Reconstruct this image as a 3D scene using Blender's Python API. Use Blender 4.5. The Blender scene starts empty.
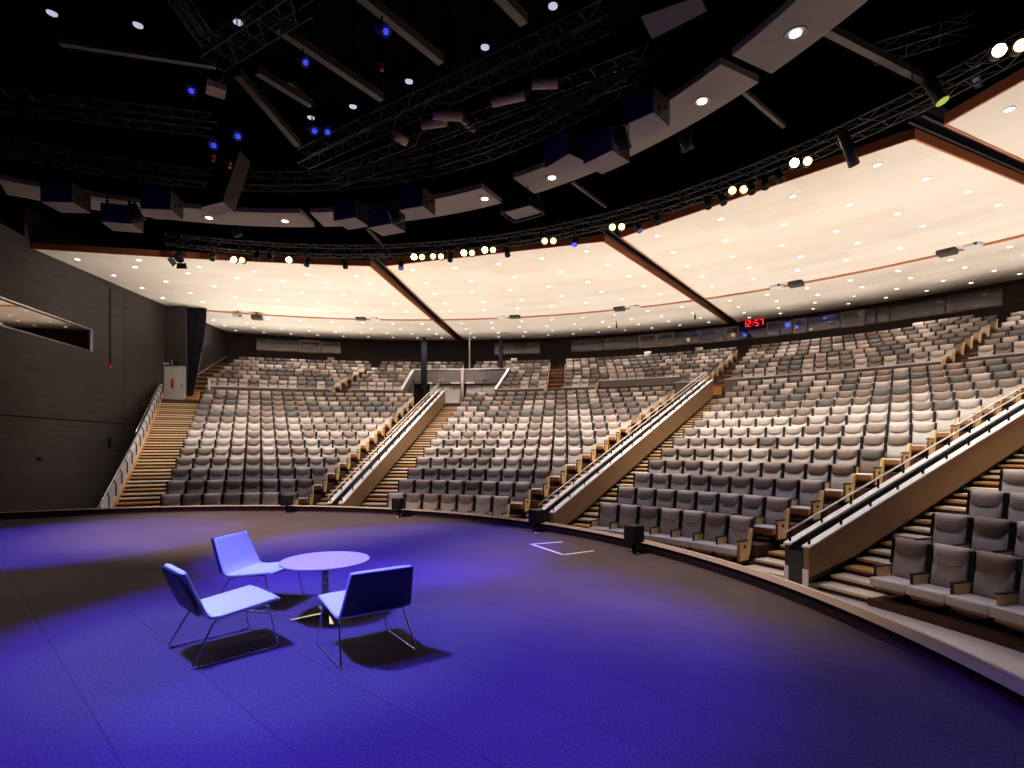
import bpy, bmesh, math, random
from mathutils import Vector, Matrix
random.seed(7)
R2 = math.radians
H = 1.55                       # eye height above the stage carpet
F, YH = 538.5, 445.3           # focal length and horizon, in pixels of the 1024x768 frame
CX, CY = -5.973, 3.681         # centre of the round hall
SC = bpy.context.scene
COL = SC.collection

def P(r, a, z=0.0):            # ring coordinates, height relative to the eye
    a = R2(a)
    return Vector((CX + r*math.sin(a), CY + r*math.cos(a), z + H))
def atz(x, y, z):              # point seen at (x, y) at a known height
    d = F*z/(YH-y)
    return Vector(((x-512)/F*d, d, z+H))
def atd(x, y, d):
    return Vector(((x-512)/F*d, d, (YH-y)/F*d+H))
def ang_at(x, r):              # ring angle seen at column x on radius r
    t = (x-512)/F
    A = t*t+1; B = -2*(t*CX+CY); C = CX*CX+CY*CY-r*r
    d = (-B+math.sqrt(max(B*B-4*A*C, 0)))/(2*A)
    return math.degrees(math.atan2(t*d-CX, d-CY))
def pxof(p):
    return 512+F*p.x/p.y, YH-F*(p.z-H)/p.y

# ------------------------------------------------------------------ materials
def lin(c):
    return tuple(((v/255)/12.92 if v/255 <= .04045 else ((v/255+.055)/1.055)**2.4) for v in c)+(1,)
def mat(name, rgb, rough=.7, metal=0., spec=.4, var=0., scale=20., bump=0., emit=None, es=0., coord='Object', raw=False):
    m = bpy.data.materials.new(name); m.use_nodes = True
    nt = m.node_tree; b = nt.nodes['Principled BSDF']
    c = tuple(rgb)+(1,) if raw else lin(rgb)
    b.inputs['Base Color'].default_value = c
    b.inputs['Roughness'].default_value = rough
    b.inputs['Metallic'].default_value = metal
    b.inputs['Specular IOR Level'].default_value = spec
    if emit is not None:
        b.inputs['Emission Color'].default_value = lin(emit); b.inputs['Emission Strength'].default_value = es
    if var or bump:
        tc = nt.nodes.new('ShaderNodeTexCoord'); n = nt.nodes.new('ShaderNodeTexNoise')
        n.inputs['Scale'].default_value = scale; n.inputs['Detail'].default_value = 4
        nt.links.new(tc.outputs[coord], n.inputs['Vector'])
        if var:
            mx = nt.nodes.new('ShaderNodeMixRGB')
            mx.inputs[1].default_value = tuple(v*(1-var) for v in c[:3])+(1,)
            mx.inputs[2].default_value = tuple(min(1, v*(1+var)) for v in c[:3])+(1,)
            nt.links.new(n.outputs['Fac'], mx.inputs[0]); nt.links.new(mx.outputs[0], b.inputs['Base Color'])
        if bump:
            bp = nt.nodes.new('ShaderNodeBump'); bp.inputs['Strength'].default_value = bump; bp.inputs['Distance'].default_value = .01
            nt.links.new(n.outputs['Fac'], bp.inputs['Height']); nt.links.new(bp.outputs['Normal'], b.inputs['Normal'])
    return m
def emitmat(name, rgb, s):
    return mat(name, (20, 20, 20), emit=rgb, es=s)

M = {}
M['taupe'] = mat('fabric light taupe', (187, 171, 162), .9, var=.12, scale=60, bump=.3)
M['mid'] = mat('fabric mid taupe', (142, 123, 113), .9, var=.12, scale=60, bump=.3)
M['slate'] = mat('fabric slate', (112, 106, 103), .9, var=.12, scale=60, bump=.3)
M['pale'] = mat('fabric pale grey', (196, 188, 184), .9, var=.06, scale=50, bump=.2)
M['frame'] = mat('black seat metal', (22, 20, 22), .5)
def wood(name, a, b, sc=1.0, rough=.45):
    m = mat(name, a, rough); nt = m.node_tree; bs = nt.nodes['Principled BSDF']
    tc = nt.nodes.new('ShaderNodeTexCoord'); mp = nt.nodes.new('ShaderNodeMapping'); n = nt.nodes.new('ShaderNodeTexNoise')
    mp.inputs['Scale'].default_value = (30*sc, 30*sc, 3*sc); n.inputs['Scale'].default_value = 1.5; n.inputs['Detail'].default_value = 5
    mx = nt.nodes.new('ShaderNodeMixRGB'); mx.inputs[1].default_value = lin(a); mx.inputs[2].default_value = lin(b)
    L = nt.links; L.new(tc.outputs['Object'], mp.inputs[0]); L.new(mp.outputs[0], n.inputs['Vector']); L.new(n.outputs['Fac'], mx.inputs[0]); L.new(mx.outputs[0], bs.inputs['Base Color'])
    return m
M['birch'] = wood('birch ply', (226, 196, 140), (208, 172, 112))
M['oak'] = wood('oak tread', (208, 164, 100), (186, 138, 80))
M['nosing'] = wood('brown nosing', (160, 98, 58), (132, 78, 46))
M['nosepale'] = mat('cream nosing', (226, 204, 168), .6)
M['noseoak'] = mat('oak nosing', (196, 140, 84), .6)
M['palestep'] = mat('pale tread', (206, 190, 172), .7, var=.05, scale=8)
M['riser'] = mat('dark riser', (74, 48, 34), .8, var=.1, scale=8)
M['terrace'] = mat('terrace carpet', (70, 54, 46), .95, var=.15, scale=20)
M['undershell'] = wood('walnut shell', (176, 120, 72), (150, 98, 58))
M['cap'] = mat('white metal cap', (225, 220, 222), .4, metal=.2)
M['bronze'] = mat('bronze panel', (142, 112, 84), .35, metal=.45, var=.06, scale=3)
M['darkpanel'] = mat('dark steel panel', (62, 58, 62), .35, metal=.5, var=.08, scale=3)
M['steel'] = mat('brushed steel', (190, 190, 195), .25, metal=1.)
M['chrome'] = mat('chrome', (225, 228, 235), .08, metal=1.)
M['rail'] = mat('painted rail', (215, 205, 198), .4, metal=.2)
M['greyparapet'] = mat('grey parapet', (112, 100, 96), .8, var=.06, scale=6)
M['backwall'] = mat('brown wall', (52, 36, 34), .7, var=.15, scale=4)
M['copper'] = mat('copper brown trim', (178, 106, 68), .5)
M['black'] = mat('black paint', (10, 10, 12), .7, spec=.1)
M['void'] = mat('black void cloth', (.0012, .0012, .0025), 1, spec=0, raw=True)
M['blackmetal'] = mat('black metal', (24, 23, 26), .45, metal=.3)
M['truss'] = mat('truss alloy', (66, 60, 58), .5, metal=.3)
M['girder'] = mat('brown girder', (70, 60, 54), .7, var=.1, scale=5)
M['navy'] = mat('grille with painted blue light', (38, 40, 96), .8)  # blue stage light on the speaker fronts, put into the grille colour
M['spkside'] = mat('speaker side', (64, 52, 50), .6)
M['spkbottom'] = mat('speaker underside', (150, 138, 138), .7)  # paler than the cabinet sides: light from below painted into speaker bottoms
M['reflector'] = mat('grey reflector panel', (150, 138, 130), .7, var=.04, scale=2)
M['white'] = mat('white paint', (222, 216, 210), .6)
M['door'] = mat('door paint', (226, 218, 212), .5)
M['drape'] = mat('black drape', (22, 21, 34), .95, var=.2, scale=3)
M['redsign'] = mat('red sign', (200, 66, 44), .6)
M['mech'] = mat('fixture body', (52, 46, 46), .5, metal=.2)
M['cyc'] = mat('cream fixture body', (170, 150, 128), .5)
M['bluebody'] = mat('body with painted blue light', (40, 60, 150), .5)  # blue light falling on the fixtures, put into their body colour
M['hot'] = emitmat('hot lamp', (255, 214, 150), 60)
M['warm'] = emitmat('warm lamp', (255, 196, 120), 5)
M['downlens'] = emitmat('downlight lens', (255, 248, 240), 4)
M['highlens'] = emitmat('high downlight lens', (235, 225, 255), .65)
M['bluelens'] = emitmat('blue lens', (60, 60, 255), 2.0)
M['bluedim'] = emitmat('dim blue lens', (70, 80, 255), .8)
M['redled'] = emitmat('red led', (255, 30, 40), 3.0)
M['booth_blue'] = emitmat('booth blue lamp', (90, 140, 255), 2.0)
M['booth_warm'] = emitmat('booth warm lamp', (255, 210, 120), 1.6)
M['booth_wall'] = mat('booth wall', (48, 44, 74), .8)
M['yellowlens'] = emitmat('yellow lens', (205, 215, 90), .7)
M['orange'] = mat('orange tag', (220, 110, 40), .6)
M['tape'] = mat('white tape', (225, 215, 205), .6)
M['chairfab'] = mat('pale lounge upholstery', (222, 238, 226), .8, bump=.15, scale=90)
M['tabletop'] = mat('grey white laminate', (226, 208, 204), .35)
M['glass'] = None
def glass(name, tint, refl, rough=.02, fac=.6):
    m = bpy.data.materials.new(name); m.use_nodes = True; nt = m.node_tree; nt.nodes.clear()
    o = nt.nodes.new('ShaderNodeOutputMaterial'); t = nt.nodes.new('ShaderNodeBsdfTransparent'); g = nt.nodes.new('ShaderNodeBsdfGlossy'); x = nt.nodes.new('ShaderNodeMixShader')
    t.inputs[0].default_value = tint+(1,); g.inputs[0].default_value = refl+(1,); g.inputs['Roughness'].default_value = rough
    x.inputs[0].default_value = fac; nt.links.new(t.outputs[0], x.inputs[1]); nt.links.new(g.outputs[0], x.inputs[2]); nt.links.new(x.outputs[0], o.inputs[0])
    return m
M['glass'] = glass('booth glass', (.7, .7, .75), (.55, .5, .5), .03, .22)
M['mirrorglass'] = glass('dark reflecting glass', (.02, .02, .02), (.42, .36, .33), .015, .9)

# stage carpet: speckle and seams
def carpet():
    m = mat('stage carpet', (98, 88, 88), .95); nt = m.node_tree; b = nt.nodes['Principled BSDF']; L = nt.links
    tc = nt.nodes.new('ShaderNodeTexCoord')
    n1 = nt.nodes.new('ShaderNodeTexNoise'); n1.inputs['Scale'].default_value = 75; n1.inputs['Detail'].default_value = 6; n1.inputs['Roughness'].default_value = .8
    n2 = nt.nodes.new('ShaderNodeTexNoise'); n2.inputs['Scale'].default_value = .8; n2.inputs['Detail'].default_value = 3
    L.new(tc.outputs['Object'], n1.inputs['Vector']); L.new(tc.outputs['Object'], n2.inputs['Vector'])
    r = nt.nodes.new('ShaderNodeValToRGB'); r.color_ramp.elements[0].position = .36; r.color_ramp.elements[0].color = (.040, .029, .034, 1)
    r.color_ramp.elements[1].position = .64; r.color_ramp.elements[1].color = (.17, .125, .15, 1); L.new(n1.outputs['Fac'], r.inputs[0])
    br = nt.nodes.new('ShaderNodeTexBrick'); mp = nt.nodes.new('ShaderNodeMapping'); mp.inputs['Rotation'].default_value = (0, 0, R2(43))
    L.new(tc.outputs['Object'], mp.inputs[0]); L.new(mp.outputs[0], br.inputs['Vector'])
    br.inputs['Scale'].default_value = 1; br.inputs['Brick Width'].default_value = 6.5; br.inputs['Row Height'].default_value = .62; br.inputs['Mortar Size'].default_value = .005
    br.inputs['Color1'].default_value = (1, 1, 1, 1); br.inputs['Color2'].default_value = (.93, .93, .93, 1); br.inputs['Mortar'].default_value = (.6, .6, .6, 1)
    mx = nt.nodes.new('ShaderNodeMixRGB'); mx.blend_type = 'MULTIPLY'; mx.inputs[0].default_value = 1
    L.new(r.outputs[0], mx.inputs[1]); L.new(br.outputs[0], mx.inputs[2])
    mx2 = nt.nodes.new('ShaderNodeMixRGB'); mx2.blend_type = 'MULTIPLY'; mx2.inputs[0].default_value = .5
    L.new(mx.outputs[0], mx2.inputs[1]); L.new(n2.outputs['Fac'], mx2.inputs[2]); L.new(mx2.outputs[0], b.inputs['Base Color'])
    bp = nt.nodes.new('ShaderNodeBump'); bp.inputs['Strength'].default_value = .3; bp.inputs['Distance'].default_value = .01
    L.new(n1.outputs['Fac'], bp.inputs['Height']); L.new(bp.outputs[0], b.inputs['Normal'])
    return m
M['carpet'] = carpet()
def lined(name, a, b_, zscale, var=.2):      # fine horizontal slats
    m = mat(name, a, .75); nt = m.node_tree; b = nt.nodes['Principled BSDF']; L = nt.links
    tc = nt.nodes.new('ShaderNodeTexCoord'); mp = nt.nodes.new('ShaderNodeMapping'); mp.inputs['Scale'].default_value = (.35, .35, zscale)
    n = nt.nodes.new('ShaderNodeTexNoise'); n.inputs['Scale'].default_value = 1; n.inputs['Detail'].default_value = 5; n.inputs['Roughness'].default_value = .7
    L.new(tc.outputs['Object'], mp.inputs[0]); L.new(mp.outputs[0], n.inputs['Vector'])
    mx = nt.nodes.new('ShaderNodeMixRGB'); mx.inputs[1].default_value = lin(a); mx.inputs[2].default_value = lin(b_)
    L.new(n.outputs['Fac'], mx.inputs[0]); L.new(mx.outputs[0], b.inputs['Base Color'])
    return m
M['sidewall'] = lined('slatted dark wall', (40, 34, 34), (84, 74, 73), 9)
M['boothwall'] = lined('brown slatted wall', (58, 44, 40), (84, 66, 60), 12)
def ceilmat():
    m = mat('cream ceiling', (238, 224, 206), .8); nt = m.node_tree; b = nt.nodes['Principled BSDF']; L = nt.links
    uv = nt.nodes.new('ShaderNodeTexCoord')
    br = nt.nodes.new('ShaderNodeTexBrick'); br.inputs['Scale'].default_value = 1
    br.inputs['Brick Width'].default_value = 2.6; br.inputs['Row Height'].default_value = .95; br.inputs['Mortar Size'].default_value = .02; br.inputs['Bias'].default_value = -.1
    br.inputs['Color1'].default_value = lin((238, 228, 212)); br.inputs['Color2'].default_value = lin((230, 217, 198)); br.inputs['Mortar'].default_value = lin((238, 228, 212))
    L.new(uv.outputs['UV'], br.inputs['Vector']); L.new(br.outputs[0], b.inputs['Base Color'])
    return m
M['ceiling'] = ceilmat()

# ------------------------------------------------------------------ mesh helpers
class MB:
    def __init__(s): s.v = []; s.f = []; s.m = []; s.mats = []; s.smooth = []
    def mi(s, m):
        if m not in s.mats: s.mats.append(m)
        return s.mats.index(m)
    def add(s, vs, fs, m, smooth=False):
        o = len(s.v); s.v += [tuple(v) for v in vs]; i = s.mi(m)
        for f in fs: s.f.append(tuple(o+k for k in f)); s.m.append(i); s.smooth.append(smooth)
    def hexa(s, p, m):         # p: 4 bottom, 4 top, counter-clockwise
        s.add(p, [(3, 2, 1, 0), (4, 5, 6, 7), (0, 1, 5, 4), (1, 2, 6, 5), (2, 3, 7, 6), (3, 0, 4, 7)], m)
    def box(s, c, d, m, rz=0., mx=None):
        x, y, z = d[0]/2, d[1]/2, d[2]/2
        q = [Vector(k) for k in ((-x, -y, -z), (x, -y, -z), (x, y, -z), (-x, y, -z), (-x, -y, z), (x, -y, z), (x, y, z), (-x, y, z))]
        r = Matrix.Rotation(rz, 3, 'Z') if mx is None else mx
        s.hexa([r@k+Vector(c) for k in q], m)
    def tube(s, pts, r, m, n=8, caps=True, closed=False):
        pts = [Vector(p) for p in pts]; rings = []; o = len(s.v); N = len(pts)
        up = None
        for i, p in enumerate(pts):
            if closed: t = pts[(i+1) % N]-pts[i-1]
            else: t = (pts[min(i+1, N-1)]-pts[max(i-1, 0)])
            t = t.normalized()
            if up is None: up = Vector((0, 0, 1)) if abs(t.z) < .9 else Vector((1, 0, 0))
            a = t.cross(up).normalized(); b = a.cross(t).normalized(); up = b
            rr = r[i] if isinstance(r, (list, tuple)) else r
            for k in range(n):
                th = 2*math.pi*k/n; s.v.append(tuple(p+a*math.cos(th)*rr+b*math.sin(th)*rr))
        i_ = s.mi(m)
        for i in range(N if closed else N-1):
            j = (i+1) % N
            for k in range(n):
                s.f.append((o+i*n+k, o+i*n+(k+1) % n, o+j*n+(k+1) % n, o+j*n+k)); s.m.append(i_); s.smooth.append(n > 5)
        if caps and not closed:
            s.f.append(tuple(o+k for k in range(n))[::-1]); s.m.append(i_); s.smooth.append(False)
            s.f.append(tuple(o+(N-1)*n+k for k in range(n))); s.m.append(i_); s.smooth.append(False)
    def prism(s, poly, off, m):  # polygon of points extruded by vector
        n = len(poly); off = Vector(off)
        a = [Vector(p) for p in poly]; b = [p+off for p in a]
        s.add(a+b, [tuple(range(n))[::-1], tuple(range(n, 2*n))]+[(i, (i+1) % n, n+(i+1) % n, n+i) for i in range(n)], m)
    def disc(s, c, r, m, n=16, nrm=(0, 0, -1), h=.01):
        nz = Vector(nrm).normalized(); s.tube([Vector(c), Vector(c)+nz*h], r, m, n)
    def sector(s, r0, r1, a0, a1, z0, z1, m, mtop=None, step=2.0, mfront=None):
        """annular block between radii and angles (angles may be functions of r)."""
        fa0 = a0 if callable(a0) else (lambda r: a0); fa1 = a1 if callable(a1) else (lambda r: a1)
        n = max(1, int(abs(fa1(r0)-fa0(r0))/step)); vs = []
        for i in range(n+1):
            t = i/n
            for r in (r0, r1):
                a = fa0(r)*(1-t)+fa1(r)*t
                for z in (z0, z1): vs.append(P(r, a, z))
        top, fr, rest = [], [], []
        for i in range(n):
            k = 4*i; j = k+4
            top.append((k+1, k+3, j+3, j+1)); fr.append((k, k+1, j+1, j)); rest += [(k+2, j+2, j+3, k+3), (k, j, j+2, k+2)]
        rest += [(0, 2, 3, 1), (4*n, 4*n+1, 4*n+3, 4*n+2)]
        s.add(vs, top, mtop or m); s.add(vs, fr, mfront or m); s.add(vs, rest, m)
    def build(s, name, parent=None, uv=None):
        me = bpy.data.meshes.new(name); me.from_pydata(s.v, [], s.f); me.update()
        for m in s.mats: me.materials.append(m)
        me.polygons.foreach_set('material_index', s.m); me.polygons.foreach_set('use_smooth', s.smooth)
        if uv:
            l = me.uv_layers.new()
            for lp in me.loops: l.data[lp.index].uv = uv[lp.vertex_index]
        o = bpy.data.objects.new(name, me); COL.objects.link(o)
        if parent is not None: o.parent = parent
        return o
def fixn(o):
    bm = bmesh.new(); bm.from_mesh(o.data); bmesh.ops.remove_doubles(bm, verts=bm.verts, dist=1e-5); bmesh.ops.recalc_face_normals(bm, faces=bm.faces); bm.to_mesh(o.data); bm.free(); return o
def bevel(o, w, seg=2):
    bm = bmesh.new(); bm.from_mesh(o.data); bmesh.ops.remove_doubles(bm, verts=bm.verts, dist=1e-5)
    bmesh.ops.bevel(bm, geom=list(bm.edges), offset=w, segments=seg, affect='EDGES', profile=.6)
    for f in bm.faces: f.smooth = True
    bm.to_mesh(o.data); bm.free(); return o
def empty(name, loc=(0, 0, 0), rz=0., **kw):
    o = bpy.data.objects.new(name, None); COL.objects.link(o); o.location = loc; o.rotation_euler = (0, 0, rz); o.empty_display_size = .2
    for k, v in kw.items(): o[k] = v
    return o
def tag(o, **kw):
    for k, v in kw.items(): o[k] = v
    return o
def local(root):               # children built in world coordinates under an Empty at its base
    return None
def at_base(root, parts):
    bpy.context.view_layer.update()
    for p in parts:
        p.parent = root; p.matrix_parent_inverse = root.matrix_basis.inverted()
ORD = 'zeroth first second third fourth fifth sixth seventh eighth ninth tenth eleventh twelfth thirteenth fourteenth fifteenth sixteenth seventeenth eighteenth nineteenth twentieth twenty-first'.split()

# ------------------------------------------------------------------ levels
DR, DZ = 1.0845, .34
def Rn(n): return 12.91+n*DR
def zf(n): return -2.354+DZ*n
def RU(n): return 30.6+n*1.0
def zu(n): return 3.09+.375*n
ZG = zf(0)-.113
ZW = zf(14)                    # cross walk behind the lower rows
# block ends (degrees) per row
def off(A, o0, o1): return lambda n: A+math.degrees((o0+o1*n)/Rn(n))
BL = [(off(-26, 1.40, .012), off(4, -1.52, 0)), (off(4, 1.27, .021), off(34, -1.527, .019)), (off(34, 1.185, .037), off(64, -1.66, .008)), (off(64, .90, .02), lambda n: 64+math.degrees((.90+.02*n+(7+n)*.558)/Rn(n)))]
def cont(fn):                  # the same boundary as a function of radius
    return lambda r: fn((r-12.91)/DR)
CAPR = [4.5, 35.1, 63.9]       # right-hand balustrade panel, degrees
def offa(A, o): return lambda r: A+math.degrees(o/r)

# ------------------------------------------------------------------ stage
RS = 8.93
mb = MB(); n = 120
for i in range(n):
    pass
ring = [P(RS, i*3, -H) for i in range(120)]
mb.add([(CX, CY, 0)]+ring, [(0, i+1, (i+1) % 120+1) for i in range(120)][::1], M['carpet'])
o = fixn(mb.build('floor')); o['kind'] = 'structure'
if o.data.polygons[0].normal.z < 0: o.data.flip_normals()
# edge of the stage: dark upstand, coping
mb = MB(); mb.sector(RS, RS+.06, -60, 110, ZG, -H+.10, M['blackmetal'], step=1.5, mfront=mat('upstand with painted reflections', (96, 62, 84), .3, spec=.5, var=.6, scale=2.2))  # purple reflections of the stage light painted as patchy front colour
mb.sector(RS+.06, RS+.14, -60, 110, ZG, -H+.07, M['black'], step=1.5)
o = mb.build('trim_1'); o['kind'] = 'structure'
mb = MB(); mb.sector(RS-.04, RS+.13, -60, 110, -H+.09, -H+.13, mat('taupe coping', (150, 132, 124), .8, var=.08, scale=10), step=1.5, mfront=M['black'])
mb.sector(RS+.13, RS+.16, -60, 110, -H+.08, -H+.135, M['palestep'], step=1.5)
o = mb.build('trim_2'); o['kind'] = 'structure'
M['moat'] = mat('moat floor', (168, 160, 158), .6, var=.08, scale=3)
# audience ground, terraces
mb = MB(); mb.sector(RS+.14, 13.2, -60, 110, ZG-.1, ZG, M['palestep'], mtop=M['moat'])
mb.sector(13.2, 14.5, -60, -24.5, ZG-.1, ZG, M['terrace'])
o = mb.build('floor_walkway'); o['kind'] = 'structure'
for b, (fl, fr) in enumerate(BL):
    mb = MB()
    mb.sector(12.36, 12.4, fl(0), fr(0), ZG, zf(0), M['riser'], mtop=M['riser'], mfront=M['riser'])
    for k in range(14):
        r0 = Rn(k)-.51 if k == 0 else Rn(k)-.95
        mb.sector(r0, Rn(k)+.1345, cont(fl), cont(fr), zf(k)-.36, zf(k), M['riser'], mtop=M['terrace'], mfront=M['nosing'])
    o = mb.build('floor_terrace'); o['kind'] = 'structure'
mb = MB(); mb.sector(Rn(13)+.1345, 29.72, -31, 95, ZW-.4, ZW, M['riser'], mtop=M['terrace'])
mb.sector(29.72, 35.0, -1.5, 9.7, ZW-.4, ZW, M['terrace'])
o = mb.build('floor_crosswalk'); o['kind'] = 'structure'

# ------------------------------------------------------------------ stairs
SJ = .3615
def nose(j): return 12.45+SJ*j
def stair(name, a0, a1, label, j0=0, j1=42):
    risers = MB(); treads = []
    for j in range(j0, j1+1):
        z = zf(0)+DZ/3*j; r = nose(j)
        risers.sector(r+.03, r+SJ+.03, a0, a1, z-.5, z-.045, M['riser'], step=4)
        t = MB()
        t.sector(r, r+SJ+.02, a0, a1, z-.045, z, M['nosing'], mtop=M['oak'] if j % 3 == 2 else M['palestep'], step=4, mfront=M['noseoak'] if j % 3 == 2 else M['nosepale'])
        treads.append(t.build('tread'))
    root = empty(name, P(nose(0)+.2, (a0(12.5)+a1(12.5))/2, ZG), label=label, category='stairs', group='stair flights between the seating blocks')
    at_base(root, [risers.build('riser_bank')]+treads)
def wallside(r): return -25.6-(r-13.7)*.084
stair('broad_stair', wallside, cont(BL[0][0]), 'broad stair of oak and pale treads climbing beside the dark side wall to the door')
for i, (nm, w) in enumerate((('far', 'farthest'), ('mid', 'middle'), ('near', 'nearest'))):
    stair('broad_stair', offa(CAPR[i], -.02), cont(BL[i+1][0]), 'broad stair of oak and pale treads on the tan panel side of the %s balustrade' % w)
    stair('narrow_stair', (lambda r, q=cont(BL[i][1]): q(r)+math.degrees(.13/r)), offa(CAPR[i], -.40), 'narrow wooden stair between birch seat ends and the handrail side of the %s balustrade' % w)

# ------------------------------------------------------------------ balustrades
def capz(r): return -1.70+.325*(r-12.1)
def stz(r): return zf(0)+.3135*(r-12.45)
for i, w in enumerate(('farthest', 'middle', 'nearest')):
    parts = []; r0, r1 = 12.12, 27.0
    def panel(o0, o1, m, top, lift=-.05):
        b = MB(); N = 12
        rs = [r0+(r1-r0)*k/N for k in range(N+1)]
        for k in range(N):
            a, c = rs[k], rs[k+1]
            q = [P(a, CAPR[i]+math.degrees(o0/a), (zf(0)+max(lift, 0)*1.2 if k == 0 else stz(a)+lift)), P(a, CAPR[i]+math.degrees(o1/a), (zf(0)+max(lift, 0)*1.2 if k == 0 else stz(a)+lift)),
                 P(c, CAPR[i]+math.degrees(o1/c), stz(c)+lift), P(c, CAPR[i]+math.degrees(o0/c), stz(c)+lift)]
            t = [P(a, CAPR[i]+math.degrees(o0/a), top(a)), P(a, CAPR[i]+math.degrees(o1/a), top(a)), P(c, CAPR[i]+math.degrees(o1/c), top(c)), P(c, CAPR[i]+math.degrees(o0/c), top(c))]
            b.hexa(q+t, m)
        return b
    parts.append(tag(panel(-.38, -.30, M['darkpanel'], lambda r: capz(r)-.02).build('side_panel'), label='dark steel side panel'))
    parts.append(tag(panel(-.04, .06, M['bronze'], lambda r: capz(r)-.02, .12).build('side_panel'), label='bronze side panel'))
    parts.append(panel(-.30, -.04, M['blackmetal'], lambda r: capz(r)-.28).build('channel'))
    for o0, o1 in ((-.40, -.27), (-.06, .08)):
        b = MB()
        for k in range(12):
            a = r0-.01+(r1-r0)*k/12; c = r0-.01+(r1-r0)*(k+1)/12
            q = [P(a, CAPR[i]+math.degrees(o0/a), capz(a)-.02), P(a, CAPR[i]+math.degrees(o1/a), capz(a)-.02), P(c, CAPR[i]+math.degrees(o1/c), capz(c)-.02), P(c, CAPR[i]+math.degrees(o0/c), capz(c)-.02)]
            b.hexa(q+[v+Vector((0, 0, .03)) for v in q], M['cap'])
        parts.append(b.build('cap'))
    b = MB()                   # end plate with pale corner plates
    b.prism([P(r0-.02, CAPR[i]+math.degrees(o_/r0), z) for o_, z in ((-.30, zf(0)), (-.04, zf(0)), (-.04, capz(r0)-.1), (-.30, capz(r0)-.1))], P(r0, CAPR[i], 0)-P(r0-.02, CAPR[i], 0), M['darkpanel'])
    for o0, o1 in ((-.38, -.30), (-.04, .06)):
        b.prism([P(r0-.022, CAPR[i]+math.degrees(o_/r0), z) for o_, z in ((o0, zf(0)), (o1, zf(0)), (o1, zf(0)+.28), (o0, zf(0)+.28))], P(r0, CAPR[i], 0)-P(r0-.02, CAPR[i], 0), M['cap'])
    parts.append(b.build('end_plate'))
    def rail(o_, hz, ra, rb, m, rad=.018):
        b = MB(); b.tube([P(ra+(rb-ra)*k/14, CAPR[i]+math.degrees(o_/(ra+(rb-ra)*k/14)), capz(ra+(rb-ra)*k/14)+hz) for k in range(15)], rad, m)
        parts.append(b.build('handrail'))
    rail(-.34, .20, 12.05, 27.3, M['rail']); rail(-.36, .34, 17.6, 27.3, M['rail']); rail(0.01, .17, 12.3, 27.0, M['blackmetal'], .012)
    for o_, h in ((-.34, .19), (.01, .16)):
        for k in range(18):
            r = 12.2+k*.85
            if r > 27: break
            b = MB(); p = P(r, CAPR[i]+math.degrees(o_/r), capz(r)); b.box(p+Vector((0, 0, h/2)), (.03, .03, h), M['blackmetal'])
            parts.append(b.build('post'))
    root = empty('stair_balustrade', P(r0, CAPR[i], zf(0)), label='%s of the three sloping twin-panel balustrades with handrail between stairs' % w, category='balustrade', group='balustrades between the stairs')
    at_base(root, parts)
# wall side handrail
parts = []; rs = [12.2+(28.6-12.2)*k/14 for k in range(15)]
b = MB()
for k in range(14):
    a, c = rs[k], rs[k+1]
    q = [P(a, wallside(a)-.5, stz(a)-.3), P(a, wallside(a)-.1, stz(a)-.3), P(c, wallside(c)-.1, stz(c)-.3), P(c, wallside(c)-.5, stz(c)-.3)]
    t = [P(a, wallside(a)-.5, stz(a)+.62), P(a, wallside(a)-.1, stz(a)+.62), P(c, wallside(c)-.1, stz(c)+.62), P(c, wallside(c)-.5, stz(c)+.62)]
    b.hexa(q+t, mat('pale grey panel', (205, 200, 205), .6) if k == 0 and 'pg' not in M and not M.update(pg=mat('pale grey panel', (188, 182, 186), .6)) else M['pg'])
parts.append(b.build('side_panel'))
b = MB()
for k in range(14):
    a, c = rs[k], rs[k+1]
    q = [P(a, wallside(a)-.1, stz(a)-.1), P(a, wallside(a)-.02, stz(a)-.1), P(c, wallside(c)-.02, stz(c)-.1), P(c, wallside(c)-.1, stz(c)-.1)]
    b.hexa(q+[v+Vector((0, 0, .22)) for v in q], M['oak'])
parts.append(b.build('skirting'))
for hz, ra in ((.76, 12.2), (.95, 18.5)):
    b = MB(); b.tube([P(ra+(28.8-ra)*k/14, wallside(ra+(28.8-ra)*k/14)-.3, stz(ra+(28.8-ra)*k/14)+hz) for k in range(15)], .025, M['steel']); parts.append(b.build('handrail'))
for k in range(18):
    r = 12.3+k*.96; b = MB(); p = P(r, wallside(r)-.02, stz(r)); b.tube([p+Vector((0, 0, .25)), p+Vector((0, 0, .6)), P(r, wallside(r)-.3, stz(r)+.76)], .018, M['blackmetal'], 6); parts.append(b.build('bracket'))
root = empty('wall_balustrade', P(12.2, wallside(12.2), zf(0)), label='pale sloping handrail panel with steel rails between side wall floor and broad stair', category='handrail')
at_base(root, parts)

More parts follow.
